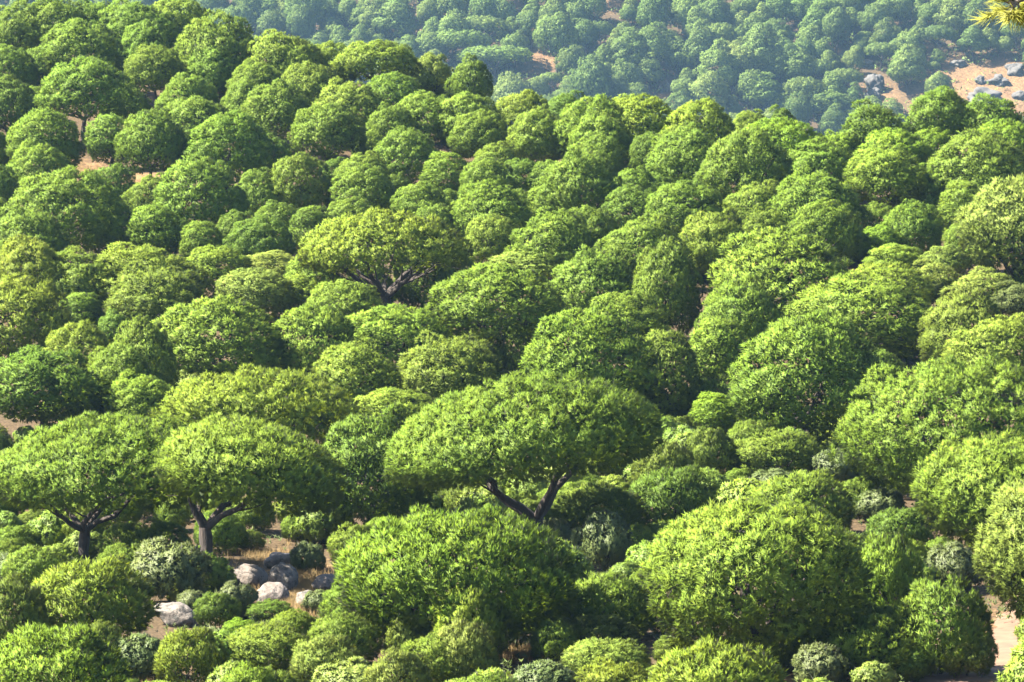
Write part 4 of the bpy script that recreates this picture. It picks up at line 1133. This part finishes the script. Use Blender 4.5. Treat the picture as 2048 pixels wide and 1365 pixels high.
rock(2030, 126, 36, 150, 27, 'jagged grey rock at the picture edge on the bare far hillside', M_ROCK_FAR, 'outcrop', 'rock outcrop', cuts=14, rough=0.55, sink=0.3, sub=4)
rock(2000, 152, 40, 172, 28, 'dark split rock above the broad grey slab', M_ROCK_FAR, 'outcrop', 'rock outcrop', cuts=14, rough=0.55, sink=0.3, sub=4)
rock(1960, 154, 24, 168, 29, 'grey blocky rock beside the dark split rock', M_ROCK_FAR, 'outcrop', 'rock outcrop', cuts=14, rough=0.55, sink=0.3, sub=4)
rock(2040, 180, 30, 200, 30, 'pale block at the edge below the jagged grey rock', M_ROCK_FAR, 'outcrop', 'rock outcrop', cuts=7)

# ---------------------------------------------------------------- ground growth nobody could count
def blades(name, g, P, H, wd, n, material, tint, lean=0.35):
    k = len(P)
    P = np.repeat(P, n, 0) + np.concatenate([g.normal(0, H * 0.35, (k * n, 2)), np.zeros((k * n, 1))], 1)
    m = len(P)
    d = nrm(np.concatenate([g.normal(0, lean, (m, 2)), np.ones((m, 1))], 1))
    side = nrm(np.concatenate([g.normal(size=(m, 2)), np.zeros((m, 1))], 1)) * wd / 2
    V = np.empty((m, 3, 3), np.float32)
    V[:, 0] = P - side; V[:, 1] = P + side; V[:, 2] = P + d * H * g.uniform(0.5, 1.3, (m, 1))
    tv = np.tile(np.array([0.2, 0.2, 1.0], np.float32), (m, 1)); rv = np.repeat(g.uniform(0, 1, m), 3)
    me = mesh_from(name, V.reshape(-1, 3), np.arange(m * 3), np.full(m, 3), material, tv.ravel(), rv, bush=np.repeat(nrm(d + np.array([-0.2, -0.3, 0.6])), 3, 0))
    o = link(bpy.data.objects.new(name, me)); setcol(o, tint); tag(o, kind='stuff')
    TRIS[0] += m
    return o
g = np.random.default_rng(8)
pp = []
for (px, py, rx, ry, n) in [(610, 1185, 60, 45, 700), (590, 1215, 40, 20, 260), (1040, 1312, 40, 12, 120), (295, 1362, 40, 14, 140), (240, 395, 90, 30, 250), (1760, 1000, 40, 20, 40),
                            (520, 1120, 80, 20, 120), (1250, 1100, 60, 40, 160), (1730, 1000, 40, 30, 100), (150, 345, 60, 20, 120), (1360, 865, 50, 14, 100)]:
    for _ in range(n):
        h_ = hit(px + g.normal(0, rx * 0.5), py + g.normal(0, ry * 0.5), 110, 400)
        pp.append(h_)
blades('dry_grass', g, np.array(pp), 0.34, 0.020, 18, M_STRAW, 'straw')
# low scrub carpet in the near part of the valley floor
k = 4600
Y = g.uniform(126, 260, k); X = g.uniform(-0.14, 0.14, k) * Y
keep = wav(X, Y, 0.35, 2) > -0.15
X, Y = X[keep], Y[keep]
pc = np.array([project(a, b, float(ground(a, b))) for a, b in zip(X, Y)])
bad = ((np.abs(pc[:, 0] - 570) < 130) & (np.abs(pc[:, 1] - 1185) < 70)) | ((pc[:, 0] > 1860) & (pc[:, 1] > 1270))
X, Y = X[~bad], Y[~bad]
Pn = np.stack([X, Y, ground(X, Y) + 0.05], 1)
P4 = np.repeat(Pn, 4, 0) + np.concatenate([g.normal(0, 0.3, (len(Pn) * 4, 2)), g.uniform(0, 0.35, (len(Pn) * 4, 1))], 1)
me = shoots_to_mesh('undergrowth', g, P4, nrm(np.array([0, 0, 1.0]) + g.normal(0, 0.4, P4.shape)), 0.24, 7, 0.05, M_LEAF, (0.4, 1.4))
o = link(bpy.data.objects.new('undergrowth', me)); setcol(o, 'grey'); tag(o, kind='stuff')
TRIS[0] += len(me.polygons)
# low bushes of the far slope
k = 7000
Y = g.uniform(1400, 1560, k); X = g.uniform(-0.13, 0.14, k) * Y
pc = np.array([project(a, b, float(ground(a, b))) for a, b in zip(X, Y)])
bare = np.zeros(k, bool)
for a, b, c, d, q_ in BARE:
    bare |= (pc[:, 0] > a - 6) & (pc[:, 0] < b + 6) & (pc[:, 1] > c) & (pc[:, 1] < d + 6) & (g.uniform(size=k) < 0.8)
X, Y = X[~bare], Y[~bare]; k = len(X)
P0 = np.stack([X, Y, ground(X, Y)], 1)
sz = g.uniform(0.6, 2.2, k)
n_ = 14
q = nrm(g.normal(size=(k * n_, 3))); q[:, 2] = np.abs(q[:, 2])
P4 = np.repeat(P0, n_, 0) + q * np.repeat(sz, n_)[:, None] * np.array([1.3, 1.3, 0.8])
me = shoots_to_mesh('hillside_scrub', g, P4, nrm(q + np.array([0, 0, 0.5])), 1.0, 3, 0.34, M_LEAF, (0.4, 1.2))
o = link(bpy.data.objects.new('hillside_scrub', me)); setcol(o, 'far'); tag(o, kind='stuff')
TRIS[0] += len(me.polygons)

# ---------------------------------------------------------------- the near pine whose lowest bough reaches into the upper corner
def near_pine():
    x0, y0 = 8.6, 33.5
    z0 = float(ground(x0, y0))
    root = empty('corner_pine', (x0, y0, z0))
    g = np.random.default_rng(21)
    tw = Wood()
    top = 3.6 - z0
    tw.tube(bez(np.array([0, 0, -0.5]), np.array([0.3, 0, top * 0.5]), np.array([0, 0, top]), 12), np.linspace(0.3, 0.07, 12), 10, 0.04, g)
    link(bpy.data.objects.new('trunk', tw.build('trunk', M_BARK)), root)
    SP, SA = [], []
    def bough(p0, p2, r, n, spr):
        w = Wood()
        mid = (p0 + p2) / 2 + np.array([0, 0, 0.35])
        pts = bez(p0, mid, p2, 10)
        w.tube(pts, np.linspace(r, r * 0.2, 10), 6)
        for _ in range(n):
            t = g.integers(3, 10)
            st = pts[t]
            dr = nrm((p2 - p0)[None])[0] * 0.7 + g.normal(0, 0.55, 3)
            e = st + dr * spr * g.uniform(0.4, 1.0) * (1.15 - 0.06 * t)
            w.tube(bez(st, (st + e) / 2 + g.normal(0, 0.03, 3), e, 4), np.linspace(0.016, 0.006, 4), 4)
            for s in np.linspace(0.45, 1.0, 4):
                SP.append(st + (e - st) * s); SA.append(nrm((nrm((e - st)[None])[0] + np.array([0, 0, 0.25]) + g.normal(0, 0.25, 3))[None])[0])
        link(bpy.data.objects.new('bough', w.build('bough', M_TWIG)), root)
    # bough ending in the corner of the view
    kx, kz = ray(2012, 16); yb = 32.2
    tip = np.array([kx * yb - x0, yb - y0, kz * yb - z0])
    bough(np.array([0, 0, tip[2] + 0.5]), tip + np.array([0.08, 0, 0.04]), 0.03, 70, 0.34)
    kx, kz = ray(2060, -10); yb = 32.8
    tip = np.array([kx * yb - x0, yb - y0, kz * yb - z0])
    bough(np.array([0, 0, tip[2] + 0.7]), tip, 0.05, 30, 0.4)
    for i in range(16):
        a = i * 2.4
        zz = tip[2] + 0.9 + i * 0.17
        ln = 3.4 - 0.12 * i
        bough(np.array([0, 0, zz]), np.array([math.cos(a) * ln, math.sin(a) * ln, zz + 0.5]), 0.06, 26, 0.8)
    me = shoots_to_mesh('needles', g, np.array(SP), np.array(SA), 0.17, 42, 0.0085, M_NEEDLE, (0.15, 1.1), NV=nrm(np.array(SA) * 0.4 + np.array([-0.3, -0.4, 0.7])))
    c = link(bpy.data.objects.new('needles', me), root); setcol(c, 'gold')
    TRIS[0] += len(me.polygons)
    tag(root, 'golden needle sprays of a near pine hanging into the upper corner', 'pine tree')
near_pine()

# ---------------------------------------------------------------- labels for the unlabelled trees: by look and by the nearest landmark
ORD = ['nearest', 'second', 'third', 'fourth', 'fifth', 'sixth', 'seventh', 'eighth', 'ninth', 'tenth', 'eleventh', 'twelfth', 'thirteenth', 'fourteenth',
       'fifteenth', 'sixteenth', 'seventeenth', 'eighteenth', 'nineteenth', 'twentieth']
marks = [a for a in ALL if a['lm']]
for px, py, lm, far in [(1335, 170, 'two white standing rocks', 1), (1752, 165, 'grey rounded far outcrop', 1), (1970, 185, 'broad grey far slab', 1), (1055, 70, 'bare earth far strip', 1),
                        (840, 70, 'bare patch over the ridge pines', 1), (1505, 20, 'topmost bare far spot', 1), (352, 1235, 'white lichened boulder', 0), (570, 1165, 'heap of boulders', 0), (2010, 1310, 'dirt path', 0)]:
    marks.append(dict(cx=px, cy=py, lm=lm, kind='far' if far else 'rock', w=40))
def direction(dx, dy):
    a = math.degrees(math.atan2(-dy, dx)) % 360
    return ['right of', 'upper right of', 'above', 'upper left of', 'left of', 'lower left of', 'below', 'lower right of'][int(((a + 22.5) % 360) // 45)]
slots = {}
for a in ALL:
    if a['lab']: continue
    far = a['kind'].startswith('far')
    best = min((m for m in marks if m['kind'].startswith('far') == far), key=lambda m: math.hypot(m['cx'] - a['cx'], (m['cy'] - a['cy']) * 1.1) - (0.15 * m['w']))
    dx, dy = a['cx'] - best['cx'], a['cy'] - best['cy']
    key = (direction(dx, dy), best['lm'], SHAPE[a['kind']])
    slots.setdefault(key, []).append((math.hypot(dx, dy), len(slots), a))
for (dr, lm, shape), lst in slots.items():
    lst.sort(key=lambda t: t[0])
    for i, (_, _, a) in enumerate(lst):
        o_ = '' if len(lst) == 1 else (', ' + ORD[min(i, 19)] + ' one')
        lab = f"{shape}{o_} {dr} the {lm}" if i < 19 else f"{shape} beyond the nineteenth one {dr} the {lm}"
        if len(lab.replace('-', ' ').split()) > 16: lab = lab.replace(' one ', ' ')
        a['o']['label'] = lab
print('objects', len(bpy.data.objects), 'tris', TRIS[0])
